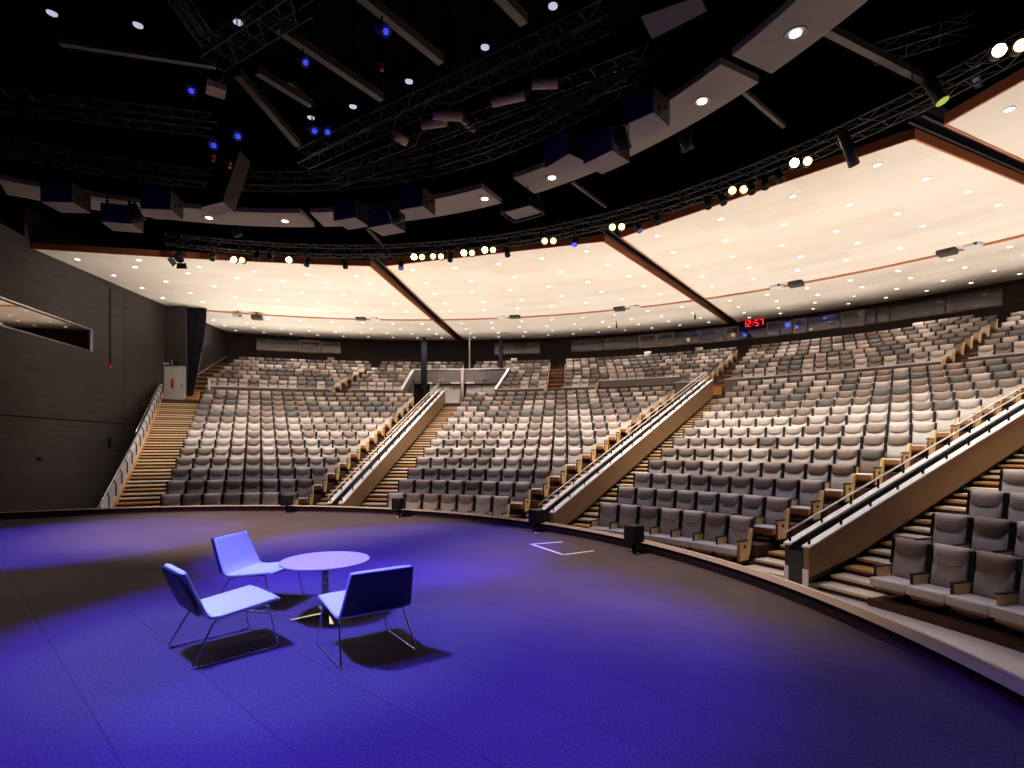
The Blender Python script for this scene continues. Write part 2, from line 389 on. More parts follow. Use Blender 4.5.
# ------------------------------------------------------------------ seats
def cushion(name, w0, w1, z0, z1, y0, y1, th, smile, bulge, m, parent, nx=8, nz=5, z_round=.02):
    """soft slab facing +y: width w0 (bottom) w1 (top); y0/y1 front plane at bottom/top."""
    b = MB(); vs = []; fs = []
    def pt(i, j, back):
        u = i/nx*2-1; v = j/nz
        w = (w0*(1-v)+w1*v)/2
        zz = z0+(z1-z0)*v-(smile*(1-u*u))*(1-v)
        yy = y0+(y1-y0)*v
        e = max(0, 1-abs(u)**4)*max(0, 1-abs(2*v-1)**4)
        if back: return (u*w, yy-th, zz)
        return (u*w, yy+bulge*e-(0 if e > .02 else th*.35), zz)
    for side in (0, 1):
        for j in range(nz+1):
            for i in range(nx+1): vs.append(pt(i, j, side))
    S = (nx+1)*(nz+1)
    for j in range(nz):
        for i in range(nx):
            a = j*(nx+1)+i; fs.append((a+1, a, a+nx+1, a+nx+2)); fs.append((S+a, S+a+1, S+a+nx+2, S+a+nx+1))
    for i in range(nx):
        fs.append((i, i+1, S+i+1, S+i)); a = nz*(nx+1)+i; fs.append((a+1, a, S+a, S+a+1))
    for j in range(nz):
        a = j*(nx+1); fs.append((a+nx+1, a, S+a, S+a+nx+1)); a += nx; fs.append((a, a+nx+1, S+a+nx+1, S+a))
    b.add(vs, fs, m, True); o = b.build(name, parent); fixn(o)
    return o
def end_panel(x, m=None):
    b = MB(); pts = [(.42, .08), (.44, .46), (.16, .47), (.07, .66), (-.03, .70), (.03, .35), (.12, .08)]
    b.prism([(x-.02, y, z) for y, z in pts], (.04, 0, 0), M['birch'])
    b.box((x, .30, .475), (.055, .29, .03), M['frame'])
    b.box((x, .43, .27), (.046, .015, .38), M['nosing'])
    b.box((x, .25, .045), (.05, .26, .09), M['frame'])
    b.tube([(x-.035, .25, .36), (x+.035, .25, .36)], .035, M['frame'], 10)
    return b
def make_seat(shade, board=True, name='auditorium_seat'):
    root = empty(name)
    if board: b = MB(); b.box((0, .481, .245), (.475, .016, .105), M['undershell']); b.build('front_board', root)
    cushion('headrest', .465, .485, .675, .90, -.03, -.05, .10, .075, .06, M[shade], root)
    cushion('backrest', .44, .475, .29, .72, .06, -.03, .09, 0, .02, M[{'slate': 'mid', 'mid': 'pale', 'taupe': 'pale'}[shade]], root, nz=3)
    b = MB(); b.box((0, .26, .26), (.525, .43, .13), M['pale']); bevel(b.build('seat', root), .025)
    b = MB(); b.hexa([Vector(v) for v in ((-.2, .10, .13), (.2, .10, .13), (.2, .40, .14), (-.2, .40, .14), (-.24, .06, .20), (.24, .06, .20), (.24, .45, .20), (-.24, .45, .20))], M['undershell']); b.build('seat_shell', root)
    b = MB(); b.hexa([Vector(v) for v in ((-.262, -.06, .20), (.262, -.06, .20), (.262, .02, .20), (-.262, .02, .20), (-.262, -.17, .87), (.262, -.17, .87), (.262, -.11, .87), (-.262, -.11, .87))], M['frame'])
    for s in (-1, 1): b.hexa([Vector((s*.258+d, y, z)) for d, y, z in ((-.012, -.1, .5), (.012, -.1, .5), (.012, .0, .5), (-.012, .0, .5), (-.012, -.14, .88), (.012, -.14, .88), (.012, -.06, .88), (-.012, -.06, .88))], M['frame'])
    b.box((0, .06, .08), (.06, .12, .16), M['frame']); b.box((0, .06, .01), (.2, .2, .02), M['frame']); b.build('frame', root)
    b = MB(); pts = [(.34, .33), (.37, .47), (.02, .47), (.06, .33)]
    b.prism([(.229, y, z) for y, z in pts], (.034, 0, 0), M['birch']); b.box((.246, .195, .478), (.044, .37, .022), M['frame']); b.box((.246, .363, .40), (.04, .012, .14), M['frame'])
    b.build('armrest', root)
    return root
PROTO = {}
def clone(src, extra=()):
    r = src.copy(); COL.objects.link(r)
    for c in src.children:
        d = c.copy(); COL.objects.link(d); d.parent = r
    return r
ENDMESH = {}
seats = []                     # (distance, block, row, k, count, x-shade, position, rotation, end flags, upper)
BN = ['block beside the side wall', 'block between farthest and middle balustrades', 'block between middle and nearest balustrades', 'block past the nearest balustrade']
for b, (fl, fr) in enumerate(BL):
    for n in range(14):
        cnt = 7+n; a0, a1 = fl(n), fr(n)
        for k in range(cnt):
            a = a0+(a1-a0)*(k+.5)/cnt
            p = P(Rn(n)-.05, a, zf(n)); x, y = pxof(p) if p.y > .5 else (9999, 0)
            if x > 1050: continue
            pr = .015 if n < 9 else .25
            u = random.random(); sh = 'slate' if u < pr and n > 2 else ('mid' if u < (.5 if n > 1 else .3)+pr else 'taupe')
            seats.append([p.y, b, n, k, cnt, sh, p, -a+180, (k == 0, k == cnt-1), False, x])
UB = [(lambda n: -23.2+.33*n, lambda n: -9.7+.42*n, 0, 7), (lambda n: -7.9+.3*n, lambda n: -2.0, 0, 5), (lambda n: -5.9, lambda n: 3.7, 5, 7), (lambda n: 5.1, lambda n: 13.9-.1*(n-5), 5, 7),
      (lambda n: 10.05, lambda n: 15.4-.3*n, 0, 5), (lambda n: 17.4-.3*n, lambda n: 21.2, 0, 1), (lambda n: 17.4-.3*n if n else 30.2, lambda n: 33.0+.1*n, 0, 7), (lambda n: 35.2-.05*n, lambda n: 52.0+.15*n, 0, 7), (lambda n: 53.9-.05*n, lambda n: 63, 0, 7)]
for bi, (fl, fr, n0, n1) in enumerate(UB):
    for n in range(n0, n1):
        a0, a1 = fl(n), fr(n); L = R2(a1-a0)*RU(n); cnt = max(1, round(L/.555))
        for k in range(cnt):
            a = a0+(a1-a0)*(k+.5)/cnt; p = P(RU(n)-.05, a, zu(n)); x, y = pxof(p)
            if x > 1050 or (p-Vector((-.79, 38.6, p.z))).length < .75: continue
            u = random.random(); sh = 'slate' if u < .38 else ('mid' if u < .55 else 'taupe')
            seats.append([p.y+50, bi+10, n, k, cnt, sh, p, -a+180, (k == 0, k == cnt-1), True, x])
for x in (331, 514, 647.5, 699, 918, 930, 944, 955, 968):   # the few seats of the last row
    a = ang_at(x, RU(7)); p = P(RU(7)-.05, a, zu(7)); seats.append([p.y+60, 30, 7, 0, 1, 'taupe' if x < 930 else 'mid', p, -a+180, (False, False), True, x])
seats.sort(key=lambda s: s[0])
inview = [s for s in seats if not s[9] and s[10] < 1040]
solo = inview[:300]; rest = [s for s in seats if not any(s is q for q in solo)]
shn = {'taupe': 'light taupe', 'mid': 'mid taupe', 'slate': 'slate grey'}
for s in ('taupe', 'mid', 'slate'):
    for q in (False, True): PROTO[s, q] = make_seat(s, q)
for e in (-.285,):
    o = end_panel(e).build('end_panel'); ENDMESH[e] = o.data; bpy.data.objects.remove(o)
used = set()
for s in solo:
    d, b, n, k, cnt, sh, p, rz, ends, up, x = s
    key = (sh, n > 0)
    if key not in used: r = PROTO[key]; used.add(key)
    else: r = clone(PROTO[key])
    s.append(r)
    r.location = p; r.rotation_euler = (0, 0, R2(rz))
    near = 'wall stair' if b == 0 else 'broad stair'
    r['label'] = '%s auditorium seat, %s from %s, %s row, %s' % (shn[sh], ORD[k+1], near, ORD[n+1], BN[b])
    r['category'] = 'seat'; r['group'] = 'auditorium seats in the lower rows'
for sh in PROTO:
    if sh not in used:
        for c in list(PROTO[sh].children): bpy.data.objects.remove(c)
        bpy.data.objects.remove(PROTO[sh])
for s in solo:                 # wooden end panels on row ends (local +x is the k==0 side: seats face the centre)
    r = s[-1]
    for flag, e in ((s[8][1], -.285),):
        if flag:
            o = bpy.data.objects.new('end_panel', ENDMESH[e]); COL.objects.link(o); o.parent = r; o['label'] = 'birch end panel with black knob'
# the far seats: too many to keep apart
def seat_low(mb, p, rz, sh, ends, board=True):
    T = Matrix.Translation(p)@Matrix.Rotation(R2(rz), 4, 'Z')
    def hx(pts, m): mb.hexa([T@Vector(q) for q in pts], m)
    def bx(c, d, m):
        x, y, z = d[0]/2, d[1]/2, d[2]/2
        hx([(c[0]+a*x, c[1]+b_*y, c[2]+g*z) for a, b_, g in ((-1, -1, -1), (1, -1, -1), (1, 1, -1), (-1, 1, -1), (-1, -1, 1), (1, -1, 1), (1, 1, 1), (-1, 1, 1))], m)
    # headrest with curved lower edge
    n = 6; vs = []
    for i in range(n+1):
        u = i/n*2-1; sm = .075*(1-u*u); bl = .06*(1-u**4)
        for (y, z) in ((-.03-.02, .675-sm), (-.03+bl, .70-sm*.8), (-.05+bl, .86), (-.08, .90), (-.15, .90), (-.13, .675-sm)): vs.append(T@Vector((u*.241, y, z)))
    fs = []
    for i in range(n):
        for j in range(6): fs.append((i*6+j, i*6+(j+1) % 6, (i+1)*6+(j+1) % 6, (i+1)*6+j))
    fs += [tuple(range(6))[::-1], tuple(n*6+j for j in range(6))]
    mb.add(vs, fs, M[sh], True)
    hx([(-.21, -.04, .29), (.21, -.04, .29), (.21, .07, .29), (-.21, .07, .29), (-.235, -.13, .72), (.235, -.13, .72), (.235, -.03, .72), (-.235, -.03, .72)], M['mid'] if sh == 'slate' else M['pale'])
    bx((0, .26, .26), (.525, .43, .13), M['pale']); (bx((0, .481, .245), (.475, .016, .105), M['undershell']) if board else None); bx((0, .25, .17), (.46, .36, .06), M['undershell'])
    hx([(-.262, -.06, .20), (.262, -.06, .20), (.262, .02, .20), (-.262, .02, .20), (-.262, -.17, .87), (.262, -.17, .87), (.262, -.08, .87), (-.262, -.08, .87)], M['frame'])
    bx((0, .06, .08), (.06, .12, .16), M['frame'])
    for e in (-1, 1): bx((e*.254, -.07, .80), (.026, .10, .19), M['frame'])
    bx((.246, .19, .40), (.034, .32, .14), M['birch']); bx((.246, .195, .478), (.044, .37, .022), M['frame'])
    for flag, e in ((ends[1], -.285),):
        if flag:
            pts = [(.42, .08), (.44, .46), (.16, .47), (.07, .66), (-.03, .70), (.03, .35), (.12, .08)]
            a = [T@Vector((e-.02, y, z)) for y, z in pts]; off_ = (T.to_3x3()@Vector((.04, 0, 0))); mb.prism(a, off_, M['birch'])
mb = MB()
for s in rest: seat_low(mb, s[6], s[7], s[5], s[8], s[2] > 0 or s[9])
o = mb.build('auditorium_seating'); o['kind'] = 'stuff'; o['category'] = 'seating'
o['label'] = 'massed taupe and slate seats filling the far rows and upper tier'

# ------------------------------------------------------------------ upper tier
mb = MB()
URNG = [(-24.5, -1.6, 0, 8), (-1.6, 9.7, 5, 8), (9.7, 63.5, 0, 8)]
for a0, a1, n0, n1 in URNG:
    for n in range(n0, n1):
        mb.sector(RU(n)-.88, RU(n)+.12, a0, a1, zu(n)-.42, zu(n), M['riser'], mtop=M['terrace'])
mb.sector(RU(7)+.12, 39.4, -26, 63.5, zu(7)-.4, zu(7), M['terrace'])
o = mb.build('floor_gallery'); o['kind'] = 'structure'
def ustair(name, a0, a1, label, n1=7):
    t, rr = MB(), MB(); z0 = ZW; zt = zu(0)
    k = 0; r = 28.6; lv = [(28.75+.27*i, ZW+(zu(0)-ZW)/4*(i+1)) for i in range(4)]+[(RU(0)-.5+.5*i, zu(0)+.1875*i) for i in range(1, 2*n1+1)]
    for i, (r, z) in enumerate(lv):
        r2 = lv[i+1][0] if i+1 < len(lv) else r+.5
        rr.sector(r+.03, r2+.03, a0, a1, z-.3, z-.035, M['oak'], step=4); t.sector(r, r2+.01, a0, a1, z-.035, z, M['nosing'], mtop=M['oak'], step=4)
    root = empty(name, P(28.8, (a0(29)+a1(29))/2, ZW), label=label, category='stairs', group='short wooden stairs of the upper tier')
    at_base(root, [rr.build('riser_bank'), t.build('treads')])
lr = lambda A, B: (lambda r: A+(B-A)*(r-29.8)/7.2)
def wallang(r):                # ring angle of the side wall
    lo, hi = -45., -15.
    for _ in range(30):
        m_ = (lo+hi)/2; q = P(r, m_, 0)
        if q.x < -14.1-.1745*q.y: lo = m_
        else: hi = m_
    return (lo+hi)/2+.1
def ulim(r): return max(wallang(r), math.degrees(math.asin((-18.15-CX)/r)) if r < 30.0 else -90)
ustair('gallery_stair', ulim, lr(-23.65, -21.5), 'wooden steps climbing between the side wall and the upper seats')
ustair('gallery_stair', lr(-9.3, -6.7), lr(-8.2, -6.2), 'wooden aisle steps in the upper tier nearest the black curtain')
ustair('gallery_stair', lr(15.7, 13.8), lr(17.15, 15.2), 'straight wooden steps in the upper tier leading to the dark back wall')
ustair('gallery_stair', lr(33.35, 33.85), lr(34.8, 34.7), 'wooden aisle steps in the upper tier below the red clock')
ustair('gallery_stair', lr(52.3, 53.2), lr(53.6, 53.4), 'wooden aisle steps in the upper tier at the far end of the booths')
# parapets
def parapet(a0, a1, r, z0, z1, label, glassband=True):
    b = MB(); b.sector(r, r+.08, a0, a1, z0, z1, M['greyparapet'], step=1.5)
    c = MB(); c.sector(r-.03, r+.11, a0, a1, z1, z1+.05, M['cap'], step=1.5)
    root = empty('gallery_parapet', P(r, (a0+a1)/2, z0), label=label, category='parapet', group='low parapets in front of the upper tier')
    at_base(root, [b.build('wall_panel'), c.build('cap')])
zt = 3.40
for a0, a1, r, z0, z1, lb in ((-22.6, -9.95, 29.66, ZW, zt, 'low grey parapet before the upper seats beside the side wall steps'), (-7.65, -1.9, 29.66, ZW, zt, 'short grey parapet between the first aisle and the white doors'),
        (9.95, 15.45, 29.66, ZW, zt, 'short grey parapet between the white doors and the straight wooden steps'), (17.4, 21.3, 29.66, ZW, zt, 'short grey parapet just past the straight wooden steps'),
        (21.3, 30.1, 30.75, ZW, zt+.46, 'raised dark grey parapet wall in front of the middle upper seats'), (30.1, 33.1, 29.66, ZW, zt, 'short grey parapet ending at the head of the middle balustrade'),
        (35.0, 52.1, 29.66, ZW, zt, 'long grey parapet before the upper seats under the control booth'), (53.8, 63, 29.66, ZW, zt, 'grey parapet past the last upper aisle')):
    parapet(a0, a1, r, z0, z1, lb)
# entrance recess: side walls with sloping tops, rear parapet over the doors
for a, lb in ((-1.6, 'sloping grey side wall of the entrance recess beside the black rolled drape'), (9.7, 'sloping grey side wall of the entrance recess nearest the straight steps')):
    b, c = MB(), MB(); da = .25
    for (ra, rb) in ((29.78, 34.5),):
        za, zb = zt, zu(5)+.35
        q = [P(ra, a-da, ZW), P(ra, a+da*0, ZW), P(rb, a, ZW), P(rb, a-da, ZW)]; t = [P(ra, a-da, za), P(ra, a, za), P(rb, a, zb), P(rb, a-da, zb)]
        b.hexa(q+t, M['greyparapet']); c.hexa([v+Vector((0, 0, 0)) for v in t]+[v+Vector((0, 0, .07)) for v in t], M['cap'])
    root = empty('recess_wall', P(29.8, a, ZW), label=lb, category='wall panel'); at_base(root, [b.build('wall_panel'), c.build('cap')])
mb = MB(); mb.sector(34.6, 34.7, -1.6, 9.7, ZW+1.95, zu(5)+.4, M['greyparapet'], step=1.5); mb.sector(35.0, 35.1, -1.6, 9.7, ZW-.3, ZW+1.95, M['riser'], step=1.5); mb.sector(34.55, 34.75, -1.6, 9.7, zu(5)+.4, zu(5)+.46, M['cap'], step=1.5)
o = mb.build('wall_recess'); o['kind'] = 'structure'
di = 1
for x0, x1 in ((430, 443.4), (443.9, 460.3), (466.5, 481.5), (482.3, 500)):
    a0, a1 = ang_at(x0, 34.95), ang_at(x1, 34.95)
    b = MB(); b.sector(34.93, 34.99, a0, a1, ZW, ZW+1.9, M['door'], step=5)
    o = b.build('door_%d' % di); o['kind'] = 'structure'; di += 1
    b = MB(); p = P(34.9, a1-.12, ZW+.9); b.box(p, (.03, .05, .3), M['steel']); h = b.build('door_handle'); h.parent = o
for x, lb in ((441, 'small exit sign box above the pair of white doors beside the rolled drape'), (484, 'small exit sign box above the white doors nearest the straight steps')):
    b = MB(); b.box(P(34.45, ang_at(x, 34.45), ZW+2.2), (.30, .12, .14), M['white']); b.box(P(34.37, ang_at(x, 34.37), ZW+2.2), (.24, .02, .09), M['frame']); tag(b.build('sign_box'), label=lb, category='sign')
for xa, xb, lb in ((428, 432, 'short white door closer box nearest the rolled drape'), (451, 459.5, 'white lintel box above the door beside the pink post'), (466, 474, 'white lintel box right beside the pink post over the other doors')):
    b = MB(); b.sector(34.45, 34.6, ang_at(xa, 34.5), ang_at(xb, 34.5), ZW+1.95, ZW+2.06, M['white']); tag(b.build('mounted_box'), label=lb.replace('right beside', 'beside'), category='box')
b = MB(); p = P(34.2, ang_at(462.3, 34.2), ZW); b.tube([p, p+Vector((0, 0, 2.95))], .1, mat('pinkish post', (176, 152, 148), .6), 10); tag(b.build('round_post'), label='pinkish round post between the two pairs of white doors', category='post')
b = MB(); p = P(35.6, ang_at(469.5, 35.6), zu(5)); b.tube([p, p+Vector((0, 0, 3.1))], .05, M['rail'], 8); tag(b.build('thin_pole'), label='thin cream pole rising from the upper seats to the ceiling', category='pole')
for x, d, z0, z1, rr, lb in ((424, 38.2, ZW, 7.65, .17, 'black rolled drape standing in the entrance recess'), (501, 38.6, zu(4), 7.75, .12, 'black rolled drape standing by the upper seats nearest the steps')):
    b = MB(); X = (x-512)/F*d; n = 24; vs = []; fs = []
    K = 14
    for j in range(K+1):
        v = j/K; rad = rr*(1+.12*math.sin(v*3)) * (.55 if j == K else 1)
        for i in range(n):
            th = 2*math.pi*i/n; q = rad*(1+.16*math.sin(th*6+v*2)); vs.append((X+q*math.cos(th), d+q*math.sin(th), H+z0+(z1-z0)*v))
    for j in range(K):
        for i in range(n): fs.append((j*n+i, j*n+(i+1) % n, (j+1)*n+(i+1) % n, (j+1)*n+i))
    fs.append(tuple(K*n+i for i in range(n))); b.add(vs, fs, M['drape'], True); tag(b.build('hanging_drape'), label=lb, category='drape')

# ------------------------------------------------------------------ side wall, door, window
def WX(d): return -14.1-.1745*d
def wallseg(mb, d0, d1, z0, z1, m, inset=0., th=.3):
    q = []
    for z in (z0, z1): q += [(WX(d0)-th, d0, z+H), (WX(d0)+inset, d0, z+H), (WX(d1)+inset, d1, z+H), (WX(d1)-th, d1, z+H)]
    mb.hexa([Vector(v) for v in q], m)
WD0, WD1 = 12., 23.3; wz0, wz1 = 4.06, 4.99
mb = MB()
wallseg(mb, 2, 41.5, -3.0, 1.00, M['sidewall']); wallseg(mb, 2, 41.5, 1.00, 1.05, M['black'], -.04); wallseg(mb, 2, 41.5, 1.05, wz0, M['sidewall'])
wallseg(mb, 2, WD0, wz0, wz1, M['sidewall']); wallseg(mb, WD1, 41.5, wz0, wz1, M['sidewall']); wallseg(mb, 2, 41.5, wz1, 7.5, M['sidewall']); wallseg(mb, 19.3, 41.5, 7.5, 8.6, M['sidewall']); wallseg(mb, 2, 41.5, 8.6, 12.2, M['void']); wallseg(mb, 2, 19.3, 7.5, 8.6, M['void'])
o = mb.build('wall_left'); o['kind'] = 'structure'
mb = MB()
for z0, z1, d0, d1 in ((wz0-.03, wz0+.02, WD0, WD1+.03), (wz1-.02, wz1+.03, WD0, WD1+.03), (wz0, wz1, WD1-.02, WD1+.05)): wallseg(mb, d0, d1, z0, z1, M['steel'], .02, .1)
o = mb.build('window_1'); o['kind'] = 'structure'
mb = MB(); wallseg(mb, WD0, WD1, wz0, wz1, M['mirrorglass'], -.08, .1); mb.build('pane', o)
mb = MB(); wallseg(mb, 24.6, 24.66, 3.7, 7.15, M['black'], .03, -.01); wallseg(mb, 24.55, 24.75, 3.55, 3.7, M['redsign'], .04, 0)
for d, z in ((17.6, 0), (25.9, 0)): wallseg(mb, d, d+.02, -2.4, 7.4, M['black'], .004, 0)
o = mb.build('trim_3'); o['kind'] = 'structure'
for d, z0, z1, w, m, lb in ((24.5, -.1, .35, .12, 'blackmetal', 'narrow black wall box low on the side wall'), (25.2, -.25, -.05, .3, 'mech', 'small grey socket box low on the side wall by the stair'), (19.9, -.5, -.42, .3, 'mech', 'tiny grey plate on the side wall far from the stair')):
    mb = MB(); wallseg(mb, d, d+w, z0, z1, M[m], .08, 0); tag(mb.build('wall_mount_box'), label=lb, category='box')
mb = MB()
mb.box((-18.95, 30.03, H+5.1), (1.6, .16, 5.6), M['sidewall']); o = mb.build('wall_return'); o['kind'] = 'structure'
dd = 29.92
mb = MB(); x0, x1 = -19.25, -18.22
mb.box(((x0+x1)/2, dd, H+ZW+.95), (x1-x0, .05, 1.9), M['door']); o = mb.build('door_%d' % di); o['kind'] = 'structure'
mb = MB(); mb.box((x0+.40, dd-.035, H+ZW+1.02), (.16, .01, .5), M['redsign']); mb.build('door_sign', o)
mb = MB(); mb.box((x1-.1, dd-.05, H+ZW+.9), (.05, .05, .12), M['steel']); mb.build('door_handle', o)
mb = MB()
for (cx, cz, sx, sz) in ((x0-.04, .97, .07, 1.98), (x1+.04, .97, .07, 1.98), ((x0+x1)/2, 1.95, 1.15, .08)): mb.box((cx, dd-.01, H+ZW+cz), (sx, .06, sz), M['cap'])
mb.build('door_frame', o)
mb = MB(); mb.box((x0+.62, dd-.12, H+ZW+2.16), (.2, .2, .22), M['frame']); mb.box((x0+.50, dd-.12, H+ZW+2.16), (.05, .2, .22), M['white']); mb.box((x0+.1, dd-.1, H+ZW+2.12), (.3, .1, .08), M['white']); tag(mb.build('sign_box'), label='small black and white lamp box above the door in the side wall', category='sign')
# curtain
mb = MB(); nx, nz = 40, 16; vs = []; fs = []
for j in range(nz+1):
    v = j/nz                    # 0 bottom, 1 top
    w = .30+.84*min(1, max(0, (v-.12)/.6))**.8; cxx = -18.02+.10*(v)
    for i in range(nx+1):
        u = i/nx*2-1; vs.append((cxx+u*w*.62-.22*(1-v), 30.35+.10*math.sin(u*22+v*1.5)+.05*math.sin(u*9), H+ZW+.05+(5.35)*v))
for j in range(nz):
    for i in range(nx): a = j*(nx+1)+i; fs.append((a, a+1, a+nx+2, a+nx+1))
mb.add(vs, fs, M['drape'], True); o = mb.build('curtain'); sm = o.modifiers.new('th', 'SOLIDIFY'); sm.thickness = .02
tag(o, label='long black curtain gathered at the foot beside the side wall door', category='curtain')
mb = MB(); pts = []
for k in range(9):
    d = 32.0+k*.95; pts.append(Vector((WX(d)+.12, d, H+ZW+1.25+(d-32.0)*.385)))
mb.tube(pts, .03, M['rail']); o = mb.build('handrail'); root = empty('wall_rail', pts[0], label='thin pale handrail fixed to the side wall above the upper steps', category='handrail'); at_base(root, [o])
mb = MB()
for k in range(0, 9, 2): mb.tube([pts[k], pts[k]+Vector((-.14, 0, -.05))], .02, M['rail'], 6)
at_base(root, [mb.build('bracket')])
mb = MB(); p = P(29.5, -22.75, ZW); mb.tube([p, p+Vector((0, 0, 1.35))], .05, M['rail'], 8); tag(mb.build('guard_post'), label='short white post at the parapet end beside the upper side steps', category='post')

# ------------------------------------------------------------------ back wall and booths
RB = 39.3; ZC = 8.37; b0, b1 = 7.18, 8.14
wins = [(256, 299.5, 0), (299.5, 320.7, 1), (320.7, 341, 0), (494, 540, 0), (571, 603.5, 0), (603.5, 638.6, 0), (638.6, 656.5, 1), (656.5, 674.6, 1), (674.6, 700, 2), (700, 725.5, 3), (725.5, 739, 3), (739, 766.5, 2), (766.5, 780.7, 3), (780.7, 793, 2), (793, 807.3, 3), (807.3, 840.6, 2), (840.6, 865, 1), (865, 876.5, 0), (876.5, 890, 0), (890, 945, 0), (945, 1003, 0)]
mb = MB(); mb.sector(RB, RB+.15, -27, 66, zu(7)-.3, b0, M['backwall'], step=1.5, mfront=M['backwall']); mb.sector(RB, RB+.15, -27, 66, b1, ZC+.3, M['backwall'], step=1.5)
edges = [(-27, ang_at(256, RB)), (ang_at(341, RB), ang_at(494, RB)), (ang_at(540, RB), ang_at(571, RB)), (ang_at(1003, RB), 66)]
for a0, a1 in edges: mb.sector(RB, RB+.15, a0, a1, b0, b1, M['boothwall'] if a0 > 50 else M['backwall'], step=1.5)
o = mb.build('wall_back'); o['kind'] = 'structure'
mb = MB(); mb.sector(RB+2.5, RB+2.6, -27, 66, b0-1, b1+.5, M['booth_wall'], step=1.5); mb.sector(RB+.15, RB+2.5, -27, 66, b0-1.05, b0-.95, M['booth_wall']); mb.sector(RB+.15, RB+2.5, -27, 66, b1+.05, b1+.15, M['booth_wall'])
o = mb.build('wall_booth'); o['kind'] = 'structure'
M['framebrown'] = mat('brown window frame', (92, 72, 64), .5); M['framecream'] = mat('cream window frame', (196, 172, 150), .5)
for k, (x0, x1, t) in enumerate(wins):
    a0, a1 = ang_at(x0, RB), ang_at(x1, RB); fm = M['framecream'] if t in (1, 3) else M['framebrown']
    b = MB(); w = .10 if t in (1, 3) else .045; wa = math.degrees(w/RB)
    b.sector(RB-.04, RB+.1, a0, a0+wa, b0, b1, fm); b.sector(RB-.04, RB+.1, a1-wa, a1, b0, b1, fm); b.sector(RB-.04, RB+.1, a0, a1, b0, b0+w, fm); b.sector(RB-.04, RB+.1, a0, a1, b1-w, b1, fm)
    o = b.build('window_%d' % (k+2)); o['kind'] = 'structure'
    b = MB(); b.sector(RB+.02, RB+.04, a0+wa, a1-wa, b0+w, b1-w, M['glass']); b.build('pane', o)
for x, y, m, r, lb in ((714, 329, 'booth_blue', .12, 'blue lamp glowing high behind the booth glass before the red clock'), (688, 339.5, 'booth_warm', .12, 'warm round lamp behind booth glass'), (733, 335, 'booth_warm', .13, 'warm lamp beside the white booth curtain'), (787.5, 325, 'booth_blue', .16, 'bright blue white lamp in the dark blue booth'), (825, 316, 'booth_blue', .15, 'blue lamp high behind the wide booth glass'), (803, 319, 'booth_blue', .12, 'blue lamp behind the narrow cream framed booth window'), (796.5, 327, 'booth_blue', .11, 'pale blue lamp low behind the narrow cream window'), (745, 335, 'booth_blue', .12, 'blue glow low behind glass under the red clock'), (811, 329, 'booth_warm', .07, 'small warm lamp low behind wide booth glass')):
    d = 36.5 if x > 760 else 38.6; dr = P(RB+1, ang_at(x, RB+1), 0); p = atd(x, y, dr.y)
    b = MB(); b.tube([p+Vector((0, -.05, 0)), p+Vector((0, .05, 0))], r, M[m], 12); tag(b.build('booth_spot_lamp'), label=lb, category='lamp')
for x, y, w, h, m, lb in ((773, 334, .55, .16, 'booth_warm', 'orange lit desk top behind booth window'), (829, 328, .5, .3, 'booth_warm', 'yellowish figurine-like desk equipment behind the wide booth glass')):
    dr = P(RB+1, ang_at(x, RB+1), 0); p = atd(x, y, dr.y); b = MB(); b.box(p, (w, .3, h), mat('desk kit', (196, 150, 90), .6)); b.box(p+Vector((-.1, 0, h*.6)), (w*.3, .2, h*.5), M['cap']); b.box(p+Vector((0, 0, .02-(p.z-H-(b0-.95))/2-h/4)), (w*.8, .28, (p.z-H-(b0-.95))-h/2), M['booth_wall']); tag(b.build('booth_desk_kit'), label=lb.replace('figurine-like ', ''), category='equipment')
# red clock 12:57
SEG = {'1': 'bc', '2': 'abged', '5': 'afgcd', '7': 'abc'}
def seg_clock():
    a = ang_at(752, RB-.4); c = P(RB-.4, a, 0); zc = (YH-323.5)/F*c.y+H; c.z = zc
    root = empty('wall_clock', (c.x, c.y, zc-.22), R2(-a), label='red digital clock reading 12:57 above the middle stair', category='clock')
    W_, h_, t = .17, .36, .045; parts = []
    b = MB(); b.box((0, 0.06, .22), (1.5, .1, .5), M['frame']); b.build('case', root)
    b = MB(); x = -.56
    for ch in '12:57':
        if ch == ':':
            for zz in (.14, .30): b.box((x+.02, -.0, zz), (t, .02, t), M['redled'])
            x += .16; continue
        S = {'a': (W_/2, h_, W_, t), 'g': (W_/2, h_/2, W_, t), 'd': (W_/2, 0, W_, t), 'b': (W_, h_*.75, t, h_/2), 'c': (W_, h_*.25, t, h_/2), 'e': (0, h_*.25, t, h_/2), 'f': (0, h_*.75, t, h_/2)}
        for s in SEG[ch]: sx, sz, w, hh = S[s]; b.box((x+sx, 0, .05+sz), (w, .02, hh), M['redled'])
        x += W_+.13
    b.build('digits', root)
    return root
seg_clock()

